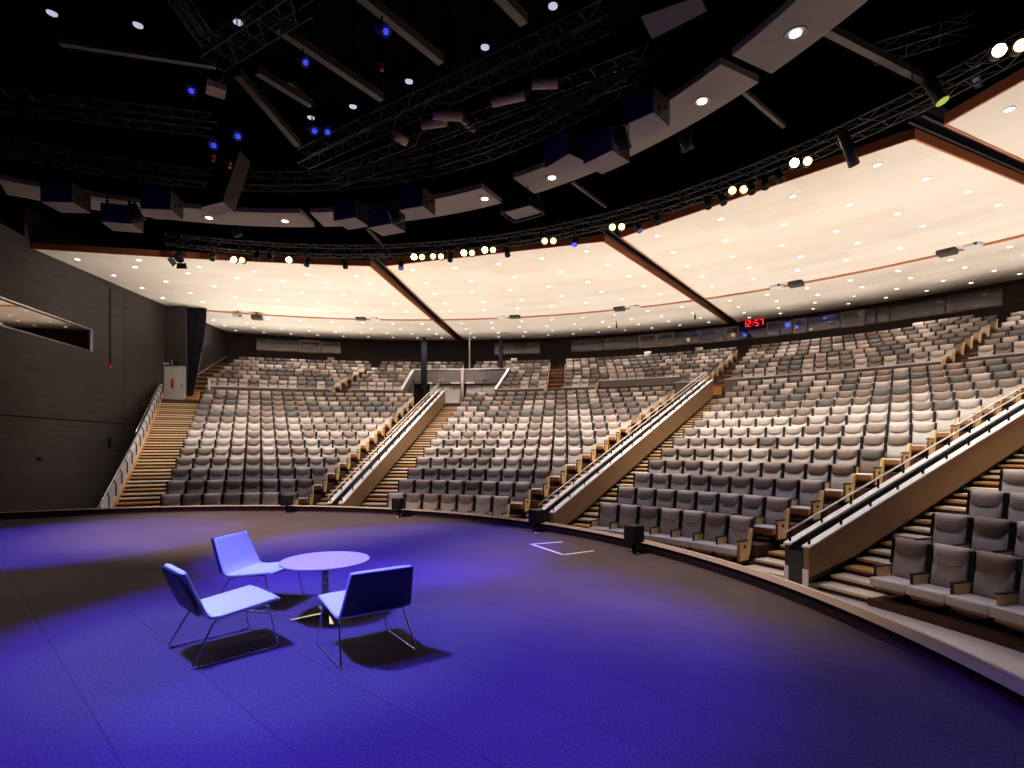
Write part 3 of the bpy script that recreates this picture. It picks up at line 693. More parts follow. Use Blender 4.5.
# ------------------------------------------------------------------ ceiling bays
def cz(r): return 7.05+.0605*(r-17.5)
AX = [2.3, 32.5, 61.25, 90.5]; GW = .33
def bay_edges(k):              # k=0..3 ; returns angle functions of radius
    lo = (lambda r: wallang(max(r, 19.0))) if k == 0 else (lambda r: AX[k-1]+math.degrees(GW/r)+ (.5*(r-17.5)/22 if k == 1 else 0))
    hi = lambda r: AX[k]-math.degrees(GW/r)+(.5*(r-17.5)/22 if k == 0 else 0)
    return lo, hi
M['copperedge'] = M['copper']
for k in range(4):
    lo, hi = bay_edges(k); NR, NA = 16, 14
    rl0 = 19.7 if k == 0 else 17.5
    pl, pr = P(rl0, lo(rl0)), P(17.5, hi(17.5)); grid = []; uv = []
    for i in range(NR+1):
        s = i/NR
        for j in range(NA+1):
            t = j/NA
            f = pl.lerp(pr, t); rr = RB+.1; g = P(rr, lo(rr)*(1-t)+hi(rr)*t)
            rj = math.hypot(f.x-CX, f.y-CY); aj = math.degrees(math.atan2(f.x-CX, f.y-CY)); r = rj+(rr-rj)*s
            aa = lo(max(r, rl0))*(1-t)+hi(r)*t if i else aj
            q = P(r, aa, cz(max(17.5, r)) if k else cz(r)); grid.append(q); uv.append((R2(aa-AX[k])*22, r))
    b = MB(); W_ = NA+1
    b.add(grid, [(i*W_+j, i*W_+j+1, (i+1)*W_+j+1, (i+1)*W_+j) for i in range(NR) for j in range(NA)], M['ceiling'])
    o = b.build('ceiling_bay', uv=uv); o['kind'] = 'structure'
    if o.data.polygons[0].normal.z > 0: o.data.flip_normals()
    b = MB(); hgt = Vector((0, 0, .22)); e = .035
    def fas(pts, outw):
        for i in range(len(pts)-1):
            a, c = pts[i], pts[i+1]; n_ = (c-a).cross(Vector((0, 0, 1))).normalized()*.05*outw; dz_ = Vector((0, 0, -.02))
            b.hexa([a+dz_, c+dz_, c+n_+dz_, a+n_+dz_, a+hgt, c+hgt, c+n_+hgt, a+n_+hgt], M['copper'])
    fas([grid[j] for j in range(W_)], 1)
    fas([grid[i*W_+NA] for i in range(NR+1)], 1)
    if k: fas([grid[i*W_] for i in range(NR+1)], -1)
    b.build('edge_trim', o)
    b = MB(); rr = 29.6; A0, A1 = lo(rr), hi(rr); n_ = 16
    pts = [P(rr, A0+(A1-A0)*i/n_, cz(rr)-.03) for i in range(n_+1)]
    for i in range(n_):
        a, c = pts[i], pts[i+1]; ra, rc = P(rr+.26, A0+(A1-A0)*i/n_, cz(rr)-.03), P(rr+.26, A0+(A1-A0)*(i+1)/n_, cz(rr)-.03)
        b.hexa([a, c, rc, ra]+[v+Vector((0, 0, .05)) for v in (a, c, rc, ra)], M['copper'])
    b.build('cross_trim', o)
    # downlights
    if k == 0: proto_dl = None
    for ri, r in enumerate((18.15, 20.35, 22.6, 24.8, 27.0, 31.2, 33.4, 35.6, 37.7)):
        if k == 0 and r < 19: r = 19.0
        a0, a1 = lo(max(r, rl0+.3)), hi(r); L = R2(a1-a0)*r; c = max(2, round(L/1.9))
        for j in range(c):
            a = a0+(a1-a0)*(j+.5)/c; p = P(r, a, cz(r)-.012)
            if k == 0 and (r < 22 and p.y*.0+ (p.x-pl.x)*(pr.y-pl.y)-(p.y-pl.y)*(pr.x-pl.x) > -.5*6): continue
            x, y = pxof(p)
            if x > 1035 or y < -5 or x < 20: continue
            if proto_dl is None:
                d_ = MB(); n2 = 14
                d_.tube([Vector((0, 0, -.004)), Vector((0, 0, .004))], .085, M['downlens'], n2); proto_dl = d_.build('recessed_spotlight')
                d_ = MB(); d_.tube([Vector((.105*math.cos(2*math.pi*q/16), .105*math.sin(2*math.pi*q/16), 0)) for q in range(16)], .012, M['white'], 6, closed=True); rim_ = d_.build('rim', proto_dl); dl = proto_dl
            else:
                dl = proto_dl.copy(); COL.objects.link(dl); rc_ = rim_.copy(); COL.objects.link(rc_); rc_.parent = dl
            dl.location = p; dl['category'] = 'downlight'; bn = ['beside the side wall', 'above the farthest and middle balustrades', 'above the middle and nearest balustrades', 'at the top corner'][k]
            dl['label'] = 'small white recessed downlight in the cream ceiling bay %s' % bn; dl['group'] = 'recessed downlights in the ceiling bay %s' % bn
for k in range(3):             # black girders in the gaps
    b = MB()
    a0 = offa(AX[k], -GW+.1); a1 = offa(AX[k], GW-.1)
    for i in range(8):
        ra, rb = 16.9+(RB-16.9)*i/8, 16.9+(RB-16.9)*(i+1)/8
        for o0, o1, zz, m in ((-.32, .32, .34, 'black'), (-.16, -.10, .14, 'blackmetal'), (.10, .16, .14, 'blackmetal')):
            q = [P(ra, AX[k]+math.degrees(o0/ra), cz(ra)+zz), P(ra, AX[k]+math.degrees(o1/ra), cz(ra)+zz), P(rb, AX[k]+math.degrees(o1/rb), cz(rb)+zz), P(rb, AX[k]+math.degrees(o0/rb), cz(rb)+zz)]
            b.hexa(q+[v+Vector((0, 0, .12)) for v in q], M[m])
    o = b.build('hanging_slot_girder'); tag(o, label='black slot girder in the ceiling gap above the %s balustrade' % ('farthest', 'middle', 'nearest')[k], category='girder')
# dark roof void
mb = MB(); mb.box((4, 20, H+12.2), (60, 64, .2), M['void']); o = mb.build('ceiling_void'); o['kind'] = 'structure'
mb = MB(); mb.sector(41.9, 42.1, -45, 75, -3, 12.2, M['void'], step=3); mb.sector(17.9, 39.5, -24, 75, 10.2, 10.3, M['void'], step=3); o = mb.build('wall_far'); o['kind'] = 'structure'

# ------------------------------------------------------------------ reflector ring over the stage
ZR = 6.17; segs = [(-34, 1.9, 'above the side wall half of the stage'), (3.3, 29.6, 'above the table'), (34.4, 61.7, 'before the nearest balustrade'), (62.9, 92, 'in the top corner')]
for si, (a0, a1, lb) in enumerate(segs):
    b = MB(); b.sector(10.62, 11.55, a0, a1, ZR, ZR+.12, M['reflector'], step=1.5)
    wires = []
    for t in (.1, .5, .9):
        for r in (10.8, 11.4): b2 = MB(); p = P(r, a0+(a1-a0)*t, ZR+.12); b2.tube([p, p+Vector((0, 0, .3))], .012, M['void'], 5); wires.append(b2.build('suspension_wire'))
    root = empty('hanging_reflector', P(11.1, (a0+a1)/2, ZR), label='curved grey reflector panel hanging %s' % lb, category='reflector panel', group='curved reflector panels over the stage')
    at_base(root, [b.build('panel')]+wires)
for x, lb in ((136, 'by the speaker trio at the side wall'), (209, 'below the tilted loudspeaker'), (285, 'at the end of the panel by the side wall'), (484.7, 'at the end of the panel above the table'), (552, 'in the long panel by the box light'), (623, 'partly behind a loudspeaker'), (702, 'next to the last loudspeaker'), (795.5, 'in the top corner panel')):
    a = ang_at(x, 11.1); p = P(11.1, a, ZR-.03); b = MB(); b.tube([p, p+Vector((0, 0, .01))], .085, M['downlens'], 14); o = b.build('recessed_spotlight')
    tag(o, label='white downlight in grey reflector, %s' % lb, category='downlight', group='downlights of the reflector panels')
    b = MB(); b.tube([p+Vector((.16*math.cos(2*math.pi*q/20), .16*math.sin(2*math.pi*q/20), 0)) for q in range(20)], .015, M['reflector'], 6, closed=True); b.build('rim').parent = o

# ------------------------------------------------------------------ loudspeakers
def speaker(pa, pb, zb, h, dep, lb):
    a, c = atz(pa[0], pa[1], zb), atz(pb[0], pb[1], zb); u = (c-a).normalized(); n_ = Vector((-u.y, u.x, 0)); n_ = n_ if n_.y > 0 else -n_
    q = [a, c, c+n_*dep, a+n_*dep]; up = Vector((0, 0, h))
    b = MB(); b.add(q+[v+up for v in q], [(4, 5, 6, 7), (1, 2, 6, 5), (2, 3, 7, 6), (3, 0, 4, 7)], M['spkside']); b.add(q, [(3, 2, 1, 0)], M['spkbottom'])
    for t, s in ((.3, .35), (.7, .6)):
        p = c+n_*dep*t+up*s; b.tube([p-u*.0, p+u*.01], .04, M['black'], 10)
    g = MB(); g.hexa([a-n_*.02+Vector((0, 0, .01)), c-n_*.02+Vector((0, 0, .01)), c+Vector((0, 0, .01)), a+Vector((0, 0, .01)), a-n_*.02+up, c-n_*.02+up, c+up, a+up], M['navy'])
    w = MB()
    for p in (a.lerp(c, .15)+n_*.1, a.lerp(c, .85)+n_*.1): w.tube([p+up, p+up+Vector((0, 0, .5))], .012, M['blackmetal'], 5); w.box(p+up+Vector((0, 0, .08)), (.06, .06, .1), M['steel'])
    root = empty('hanging_loudspeaker', (a+c+n_*dep)/2, label=lb, category='loudspeaker', group='loudspeakers hanging above the stage')
    at_base(root, [b.build('cabinet'), g.build('grille'), w.build('suspension')])
T = ['by the side wall', 'above the table', 'above the white tape mark']
tri = [[((545.6, 168), (569.4, 153.8)), ((584, 164), (612, 150.6)), ((621.7, 127), (653.8, 112.3))],
       [((333.9, 221), (355.5, 217.5)), ((368.7, 228), (392, 223.5)), ((399, 210.5), (422.8, 206))],
       [((41, 201.8), (72.6, 202.5)), ((100.8, 221.7), (132.4, 224)), ((140.6, 208.8), (171, 210))]]
for t, nm in zip(tri, ('above the white tape mark', 'above the table', 'by the side wall')):
    for (pa, pb), w_, zb in zip(t, ('first', 'lower middle', 'last'), (5.6, 5.5, 5.6)):
        speaker(pa, pb, zb, .46, .58, '%s navy fronted loudspeaker of the trio hanging %s' % (w_, nm))
# tilted loudspeaker
q = [atz(200.4, 207.6, 5.6), atz(222.6, 201.8, 5.6), atz(234.4, 212.3, 5.6), atz(215.6, 216.5, 5.6)]
for v, d_ in zip(q, (.0, .0, 0, 0)): v.z += d_
b = MB(); up = Vector((.25, .3, 1.35)); b.add(q+[v+up for v in q], [(4, 5, 6, 7), (0, 1, 5, 4), (1, 2, 6, 5), (2, 3, 7, 6), (3, 0, 4, 7)], M['spkside']); b.add(q, [(3, 2, 1, 0)], M['spkbottom'])
tag(b.build('hanging_loudspeaker'), label='tall brown slanted line loudspeaker hanging beside the speaker trio by the side wall', category='loudspeaker')
q = [atz(640.6, 16.5, 6.0), atz(700, -4, 6.0), atz(706.6, 11.4, 6.0), atz(652, 39.3, 6.0)]
b = MB(); b.add(q+[v+Vector((0, 0, .6)) for v in q], [(4, 5, 6, 7), (0, 1, 5, 4), (1, 2, 6, 5), (2, 3, 7, 6), (3, 0, 4, 7)], M['black']); b.add(q, [(3, 2, 1, 0)], mat('dim plum underside', (88, 80, 90), .8))
tag(b.build('hanging_loudspeaker'), label='large dim rectangular loudspeaker cluster hanging at the picture top beside the reflector panel', category='loudspeaker')
# flat soft box light
q = [atz(503, 212.5, 5.5), atz(529, 205.5, 5.5), atz(541.5, 213.5, 5.5), atz(515.5, 221, 5.5)]
cc = sum(q, Vector())/4
b = MB(); b.add([v+Vector((0, 0, .02)) for v in q], [(3, 2, 1, 0)], M['spkbottom']); big = [cc+(v-cc)*1.14 for v in q]
root = empty('hanging_box_light', cc, label='flat pale square box light hanging in a black frame above the farther ceiling edge', category='light')
f_ = MB(); n4 = 4
f_.tube(big, .03, M['blackmetal'], 6, closed=True)
f2 = MB(); f2.hexa([v+Vector((0, 0, .03)) for v in q]+[v+Vector((0, 0, .22)) for v in q], M['black'])
f3 = MB()
for v in big: f3.tube([v, v.lerp(cc, .3)+Vector((0, 0, .5))], .012, M['truss'], 5)
at_base(root, [b.build('diffuser'), f_.build('frame'), f2.build('housing'), f3.build('suspension')])

# ------------------------------------------------------------------ trusses and girders
def truss(paths, w, h, label, name='hanging_truss', m='truss', rad=.02, group='lighting trusses', rise=None, bay=.45):
    """paths: list of points (centre line); square section."""
    pts = [Vector(p) for p in paths]; N = len(pts); nr = []
    for i in range(N):
        t = (pts[min(i+1, N-1)]-pts[max(i-1, 0)]); t.z = 0; t.normalize(); nr.append(Vector((-t.y, t.x, 0)))
    parts = []; chords = []
    for sx, sz in ((-1, 0), (1, 0), (1, 1), (-1, 1)):
        line = [p+n_*sx*w/2+Vector((0, 0, sz*h)) for p, n_ in zip(pts, nr)]; chords.append(line)
        b = MB(); b.tube(line, rad, M[m], 6); parts.append(b.build('chord'))
    b = MB()
    for i in range(N-1):
        L = (pts[i+1]-pts[i]).length; k = max(2, int(L/bay))
        for c0, c1 in ((0, 1), (1, 2), (2, 3), (3, 0)):
            A, B_ = chords[c0], chords[c1]
            for j in range(k):
                p = A[i].lerp(A[i+1], j/k); q_ = B_[i].lerp(B_[i+1], (j+1)/k); r_ = B_[i].lerp(B_[i+1], j/k)
                b.tube([p, q_] if j % 2 == 0 else [B_[i].lerp(B_[i+1], j/k), A[i].lerp(A[i+1], (j+1)/k)], rad*.55, M[m], 4, caps=False)
                b.tube([p, r_], rad*.55, M[m], 4, caps=False)
    parts.append(b.build('lacing'))
    for i in (0, N-1) if N == 2 else range(0, N, 2):
        b = MB(); b.tube([pts[i]+Vector((0, 0, h)), pts[i]+Vector((0, 0, h+.7))], .012, M['void'], 4); parts.append(b.build('suspension'))
    root = empty(name, pts[0], label=label, category='truss', group=group); at_base(root, parts)
truss([P(16.3, a, 7.02) for a in range(-22, 76, 7)], .34, .34, 'long curved lighting truss along the front edge of the cream ceiling')
truss([P(10.2, a, 6.62) for a in range(-40, 64, 8)], .34, .34, 'curved truss above the loudspeaker trios and reflector panels')
truss([atz(303, 166, 7.5), atz(606, 26, 7.5)], .36, .36, 'upper of the two straight trusses slanting across the top centre')
truss([atz(330, 186, 7.0), atz(640, 74, 7.0)], .36, .36, 'lower of the two straight trusses slanting across the top centre')
truss([atz(-20, 106, 7.4), atz(215, 133, 7.4)], .36, .36, 'straight truss running from the side wall into the dark top corner')
truss([atz(212, 64, 8.0), atz(302, 6, 8.0)], .5, .3, 'short thick truss climbing off the picture top')
truss([atz(168, -10, 8.6), atz(208, 48, 8.6)], .25, .25, 'thin ladder truss meeting the short thick truss')
truss([atz(875, 60, 8.4), atz(975, 30, 8.4)], .4, .25, 'dim ladder truss beside the square fan housing')
def girder(p0, p1, z, w, lb, z2=None, m='girder'):
    w *= .62
    a, c = atz(p0[0], p0[1], z), atz(p1[0], p1[1], z2 or z); u = (c-a).normalized(); s_ = u.cross(Vector((0, 0, 1))).normalized()*w/2; up = Vector((0, 0, w*1.1))
    b = MB(); b.hexa([a-s_, a+s_, c+s_, c-s_, a-s_+up, a+s_+up, c+s_+up, c-s_+up], M[m])
    for e_ in (a, c): b.tube([e_+up, Vector((e_.x, e_.y, H+12.1))], .015, M['void'], 4)
    tag(b.build('hanging_girder'), label=lb, category='girder', group='roof girders')
for p0, p1, z, w, lb in (((237, 76), (298, 147), 8.0, .26, 'long brown roof girder running down from the short thick truss'), ((277, 31), (382, 101), 9.0, .28, 'brown roof girder ending near the high downlights'),
        ((257, 74), (311, 107), 8.8, .26, 'short brown girder forming one arm of a vee'), ((289, 83), (311, 106), 9.1, .15, 'thin brown girder forming the other arm of the vee'), ((355, -5), (441, 64), 9.2, .30, 'brown roof girder passing the blue stage light'),
        ((494, -6), (524, 25), 9.4, .34, 'stubby brown girder at the top edge above the trusses'), ((572, 183), (606, 208), 7.75, .12, 'thin girder between the box light and the middle ceiling gap'), ((367, 229), (400, 266), 7.75, .14, 'thin girder reaching the farthest ceiling gap'),
        ((826, 33), (966, 104), 8.0, .24, 'twin flanged girder running to the nearest ceiling gap'), ((742, 92), (784, 128), 7.6, .14, 'thin girder crossing behind the long reflector panel'), ((60, 45), (215, 68), 9.0, .2, 'dim horizontal roof girder in the dark top corner'), ((450, 112), (474, 132), 9.0, .2, 'short girder glimpsed between the two straight trusses')):
    girder(p0, p1, z, w, lb)

# high round downlights
for x, y, lb in ((52, 15, 'nearest the picture corner'), (138, 27, 'second from the picture corner'), (353, 108, 'above the trusses beside the blue lamps'), (311, 119, 'just under the vee girders'), (409, 83, 'between girder and upper straight truss'), (485, 49, 'above the middle of the upper straight truss'), (553, 8, 'at the top edge over the upper straight truss'), (238, 24, 'dim one behind the short thick truss')):
    p = atz(x, y, 9.3); b = MB(); b.tube([p, p+Vector((0, 0, .12))], .16, M['void'], 16, caps=False); o = b.build('hanging_downlight'); tag(o, label='high round white downlight, %s' % lb, category='downlight', group='high downlights in the roof void')
    b = MB(); b.tube([p+Vector((0, 0, .03)), p+Vector((0, 0, .05))], .10, M['highlens'], 14); b.build('lens').parent = o
    b = MB(); b.tube([p+Vector((0, 0, .12)), Vector((p.x, p.y, H+12.1))], .02, M['void'], 5); b.build('stem').parent = o

# ------------------------------------------------------------------ stage lights
def yoke(b, p, ztop): b.tube([p+Vector((0, 0, .05)), Vector((p.x, p.y, max(ztop, p.z+.1)))], .018, M['blackmetal'], 5)
def spot(x, y, z, dirv, L, r, lens, lb, hang=.25, barn=False, body='mech', grp='dark stage spotlights on the curved truss'):
    p = atz(x, y, z); d = Vector(dirv).normalized(); root = empty('stage_spotlight', p, label=lb, category='stage light')
    if grp: root['group'] = grp
    b = MB(); b.tube([p-d*L*.5, p-d*L*.42, p+d*L*.1, p+d*L*.5], [r*.7, r*.95, r*.9, r], M[body], 12)
    parts = [b.build('body')]
    b = MB(); b.tube([p+d*L*.501, p+d*L*.52], r*(.5 if lens == 'bluedim' else .86), M[lens] if lens else M['black'], 12); parts.append(b.build('lens'))
    b = MB(); yoke(b, p, p.z+hang); s_ = d.cross(Vector((0, 0, 1))).normalized()*(r+.02); b.tube([p-s_, p-s_+Vector((0, 0, r*1.3)), p+s_+Vector((0, 0, r*1.3)), p+s_], .012, M['blackmetal'], 5); parts.append(b.build('yoke'))
    if barn:
        b = MB(); u = d.cross(Vector((0, 0, 1))).normalized(); v = u.cross(d).normalized(); c = p+d*L*.52
        for e1, e2 in ((u, v), (-u, v), (v, u), (-v, u)):
            q = [c+e1*r-e2*r, c+e1*r+e2*r, c+e1*r*1.7+e2*r*1.2+d*.15, c+e1*r*1.7-e2*r*1.2+d*.15]; b.hexa(q+[k+d*.008 for k in q], M['frame'])
        parts.append(b.build('barn_door'))
    at_base(root, parts)
dn = (0.1, -.3, -1)
spot(180, 256.5, 6.75, (0, -.5, -1), .3, .16, None, 'dark stage lamp with open barn doors nearest the side wall', barn=True)
for x, y, lens, lb in ((213, 256, None, 'black spotlight between the barn door lamp and first lit flood'), (257, 256, None, 'black spotlight beside the first lit flood'), (270, 257, None, 'black spotlight just before the starry second flood'), (308, 262, None, 'black spotlight past the starry second flood'), (345, 264, None, 'black spotlight with cable before the farthest ceiling gap'),
        (401, 265, 'bluedim', 'dark spotlight with blue lens at the farthest ceiling gap'), (450.5, 257, None, 'black spotlight between the first and second flood clusters'), (507, 252, None, 'black spotlight past the third flood cluster'), (575, 241, 'bluelens', 'spotlight with bright blue lens before the middle ceiling gap'), (638, 227, 'bluedim', 'round dark spotlight just past the middle ceiling gap'),
        (657, 219, None, 'black spotlight in the row past the middle ceiling gap'), (708, 203, None, 'tilted black spotlight before the orange twin flood'), (722, 199, None, 'second tilted black spotlight before the orange twin flood'), (751, 188, None, 'dark spotlight just past the orange twin flood'), (765, 183, None, 'black spotlight midway between the two bright twin floods'), (779, 176, None, 'black spotlight touching the bright twin flood')):
    spot(x, y, 6.72, (random.uniform(-.3, .3), -.5, -1), .34, .10, lens, lb)
spot(848, 148, 6.2, (.45, .1, -1), .75, .11, None, 'long black profile spotlight hanging over the nearest ceiling bay')
spot(935, 90, 6.5, (.3, -.3, -1), .55, .12, 'yellowlens', 'profile spotlight with a yellow green lens by the nearest gap')
# twin floods
warm = []
def flood(x, y, n, hot, lb, z=6.78, w=.21):
    p = atz(x, y, z); d = Vector((-p.x*.4-.6, -p.y, -2.2)).normalized(); u = d.cross(Vector((0, 0, 1))).normalized(); v = u.cross(d).normalized()
    root = empty('twin_floodlight' if n == 2 else 'floodlight', p, label=lb, category='stage light', group='lit floodlights on the curved truss'); parts = []
    for k in range(n):
        c = p+u*(k-(n-1)/2)*w*1.35
        b = MB(); b.tube([c-d*.22, c-d*.18, c], [w*.35, w*.5, w*.55], M['mech'], 12); parts.append(b.build('housing'))
        b = MB(); b.tube([c+d*.002, c+d*.012], w*.46, M['hot'] if hot[k] else M['warm'], 14); parts.append(b.build('lens'))
    b = MB(); yoke(b, p-d*.1, p.z+.2); parts.append(b.build('yoke')); at_base(root, parts); warm.append(p)
for x, y, n, hot, lb in ((238, 260, 2, (0, 1), 'warm lit floodlight nearest the barn door lamp'), (289, 260, 1, (1,), 'single flaring warm floodlight before the farthest ceiling gap'), (418, 257, 2, (0, 1), 'first warm twin flood past the farthest ceiling gap'), (437, 256.5, 2, (0, 0), 'dimmer twin flood right beside the first flood past the farthest gap'), (468, 253, 2, (0, 1), 'flaring twin flood in the middle of the far bay'), (489, 250, 2, (0, 1), 'last flaring twin flood of the far bay'),
        (549, 241, 2, (0, 0), 'amber twin flood near the blue lens spotlight'), (617, 227, 2, (0, 0), 'amber twin flood at the middle ceiling gap'), (738, 190, 2, (0, 0), 'orange twin flood over the nearest cream bay'), (801, 162, 2, (0, 1), 'bright large twin flood over the nearest cream bay'), (1010, 48, 2, (0, 1), 'very bright twin flood at the picture edge')):
    flood(x, y, n, hot, lb.replace('right beside', 'beside'))
# cream batten lights
for pa, pb, z, lb in (((492.5, 102), (524, 95), 6.1, 'cream batten light hung on a rod between the straight trusses'), ((532, 83.5), (557.5, 83), 6.1, 'cream batten light nearest the top right end of the trusses'), ((433, 114.5), (462, 116), 6.1, 'cream batten light in the upper one of the stacked pair'), ((422, 124.5), (446, 121.5), 6.1, 'cream batten light in the lower one of the stacked pair'), ((394, 134.7), (405.5, 141.7), 6.1, 'short cream batten light seen end on')):
    a, c = atz(pa[0], pa[1], z), atz(pb[0], pb[1], z); root = empty('batten_spotlight', a, label=lb.replace('top right end', 'top end'), category='stage light', group='cream batten lights')
    b = MB(); b.tube([a, c], .09, M['cyc'], 10); b2 = MB(); b2.box(a.lerp(c, .5)+Vector((0, 0, .09)), ((c-a).length*.9, .1, .08), M['mech'], math.atan2((c-a).y, (c-a).x)); b3 = MB(); b3.tube([c, c+Vector((0, 0, .6))], .015, M['steel'], 5)
    at_base(root, [b.build('body'), b2.build('cable_tray'), b3.build('hanging_rod')])
# blue lit moving lights, tags, odd fixtures
for x, y, z, lb in ((382, 29, 7.8, 'blue lit moving light with an orange tag below it'), (236, 133, 6.6, 'blue lit moving light at the end of the corner truss'), (212, 142, 6.5, 'lower blue lit moving light at the end of the corner truss'), (190, 88, 7.6, 'pale blue cable reel light above the corner truss'), (312, 128, 7.2, 'blue lamp beside the high downlights'), (325, 129, 7.2, 'second blue lamp beside the high downlights'), (303, 60, 8.2, 'tiny blue grey lamp on a thin wire')):
    spot(x, y, z, (.5, -.6, -.7), .42, .11, 'bluedim', lb, body='bluebody', grp='')  # small glowing lens added along with the painted blue light on each body
for x, y, z, lb in ((381.5, 67, 7.0, 'orange tag hanging on a thin wire under the blue moving light'), (229.5, 165, 6.2, 'orange tag hanging near the tilted loudspeaker'), (213, 158, 6.0, 'dim orange tag beside the corner truss end')):
    p = atz(x, y, z); b = MB(); b.box(p, (.06, .06, .14), M['orange']); b.tube([p, p+Vector((0, 0, .5))], .006, M['blackmetal'], 4); tag(b.build('hanging_tag'), label=lb, category='tag')
p = atz(216, 89.5, 7.2); b = MB(); b.box(p, (.34, .34, .12), M['cyc'], .6); b.tube([p, p+Vector((.1, .1, .4))], .03, M['girder'], 6); tag(b.build('hanging_box_lamp'), label='small beige square box lamp below the short thick truss', category='light')
p = atz(977, 73, 7.6); b = MB(); b.box(p, (.46, .12, .42), mat('grey housing', (88, 86, 100), .6), .7); b2 = MB(); b2.tube([p+Vector((-.05, -.09, 0)), p+Vector((-.04, -.06, 0))], .18, M['black'], 20)
root = empty('hanging_fan_housing', p, label='square grey housing with a round dark opening near the bright edge flood', category='fan'); at_base(root, [b.build('housing'), b2.build('fan_opening')])
for x, y, z, lb in ((621, 140, 5.1, 'dark bulging moving light between the two loudspeakers above the tape mark'), (395, 215, 5.1, 'dark bulging moving light between loudspeakers above the table'), (135, 213, 5.1, 'dark bulging moving light beside the loudspeakers by the side wall'), (686, 143, 7.0, 'dim wire caged lamp behind the long reflector panel'), (236, 231, 6.9, 'small cluster lamp glinting below the reflector panel by the side wall')):
    spot(x, y, z, (.4, .3, -1), .34, .14, None, lb, grp='')

# projectors and microphones hung from the cream ceiling
def hangbox(x, y, r, w, d, h, m, lb, cat, rod=.35):
    a = ang_at(x, r); p = P(r, a, 0); p.z = (YH-y)/F*p.y+H; root = empty('hanging_projector' if cat == 'projector' else 'hanging_camera', p, R2(-a), label=lb, category=cat)
    b = MB(); b.box((0, 0, 0), (w, d, h), M[m]); o = b.build('body', root); bevel(o, .02, 1)
    b = MB(); b.tube([Vector((w*.25, -d/2-.03, 0)), Vector((w*.25, -d/2+.01, 0))], h*.3, M['frame'], 12); b.build('lens', root)
    top = (cz(r)+H)-p.z; b = MB(); b.tube([Vector((0, 0, h/2)), Vector((0, 0, max(top, h/2+.05)))], .03, M['mech'], 8); b.build('mount', root)
for xa, xb, ya, yb, nm in ((238, 257, 316.5, 317.5, 'above the side wall block'), (375, 361, 318.5, 318, 'before the farthest gap'), (502, 515, 316.5, 316, 'past the farthest gap'), (635, 619.5, 306.5, 308.5, 'in the middle of the far bay strip'), (777, 796, 286.5, 284, 'past the middle gap'), (973, 947, 245.5, 252, 'near the picture edge')):
    hangbox(xa, ya, 29.3, .55, .5, .2, 'white', 'small white projector at the copper strip %s' % nm, 'projector')
    hangbox(xb, yb, 29.2, .6, .55, .22, 'girder', 'brown box projector at the copper strip %s' % nm, 'projector')
for x, y, lb in ((616.5, 326, 'long thin hanging microphone below the far bay strip'), (695, 317, 'long thin hanging microphone near the middle gap')):
    r = 33.5; p = P(r, ang_at(x, r), 0); p.z = (YH-y)/F*p.y+H; b = MB(); b.tube([p-Vector((0, 0, .15)), p+Vector((0, 0, .15))], .05, M['frame'], 8); b.tube([p, Vector((p.x, p.y, cz(r)+H))], .02, M['mech'], 5); tag(b.build('hanging_microphone'), label=lb, category='microphone')

# ------------------------------------------------------------------ small speakers on the stage edge
for x, y, h_, lb in ((287, 512.5, .0, 'small black monitor speaker on the stage edge before the farthest stairs'), (398.5, 516, 0, 'small black monitor speaker on the stage edge before the middle block'), (536.5, 529, 0, 'small black monitor speaker on the stage edge at the middle balustrade'), (634, 549.5, 0, 'small black monitor speaker on the stage edge nearest the white tape mark')):
    a = ang_at(x, RS-.22); p = P(RS-.22, a, -H)
    root = empty('monitor_speaker', p, R2(-a), label=lb, category='speaker', group='small monitor speakers along the stage edge')
    b = MB(); b.tube([Vector((0, 0, 0)), Vector((0, 0, .015))], .075, M['steel'], 16); b.build('base_plate', root)
    b = MB(); b.tube([Vector((0, 0, .01)), Vector((0, 0, .17))], .035, M['blackmetal'], 8); b.build('stem', root)
    b = MB(); b.box((0, 0, .29), (.22, .2, .24), M['blackmetal']); bevel(b.build('cabinet', root), .012)
    b = MB(); b.box((0, .101, .29), (.19, .006, .21), M['black']); b.build('grille', root)

# tape mark on the stage
b = MB(); pts = [atz(561.5, 542, -H), atz(531.5, 544.3, -H), atz(563.5, 554.8, -H), atz(592.5, 551, -H)]
for i in range(3):
    a, c = pts[i], pts[i+1]; u = (c-a).normalized(); s_ = Vector((-u.y, u.x, 0))*.022; z_ = Vector((0, 0, .003))
    b.hexa([a-s_-u*.02, c-s_+u*.02, c+s_+u*.02, a+s_-u*.02]+[v+z_ for v in (a-s_-u*.02, c-s_+u*.02, c+s_+u*.02, a+s_-u*.02)], M['tape'])
tag(b.build('tape_mark'), label='white three sided tape mark stuck on the stage carpet', category='tape')

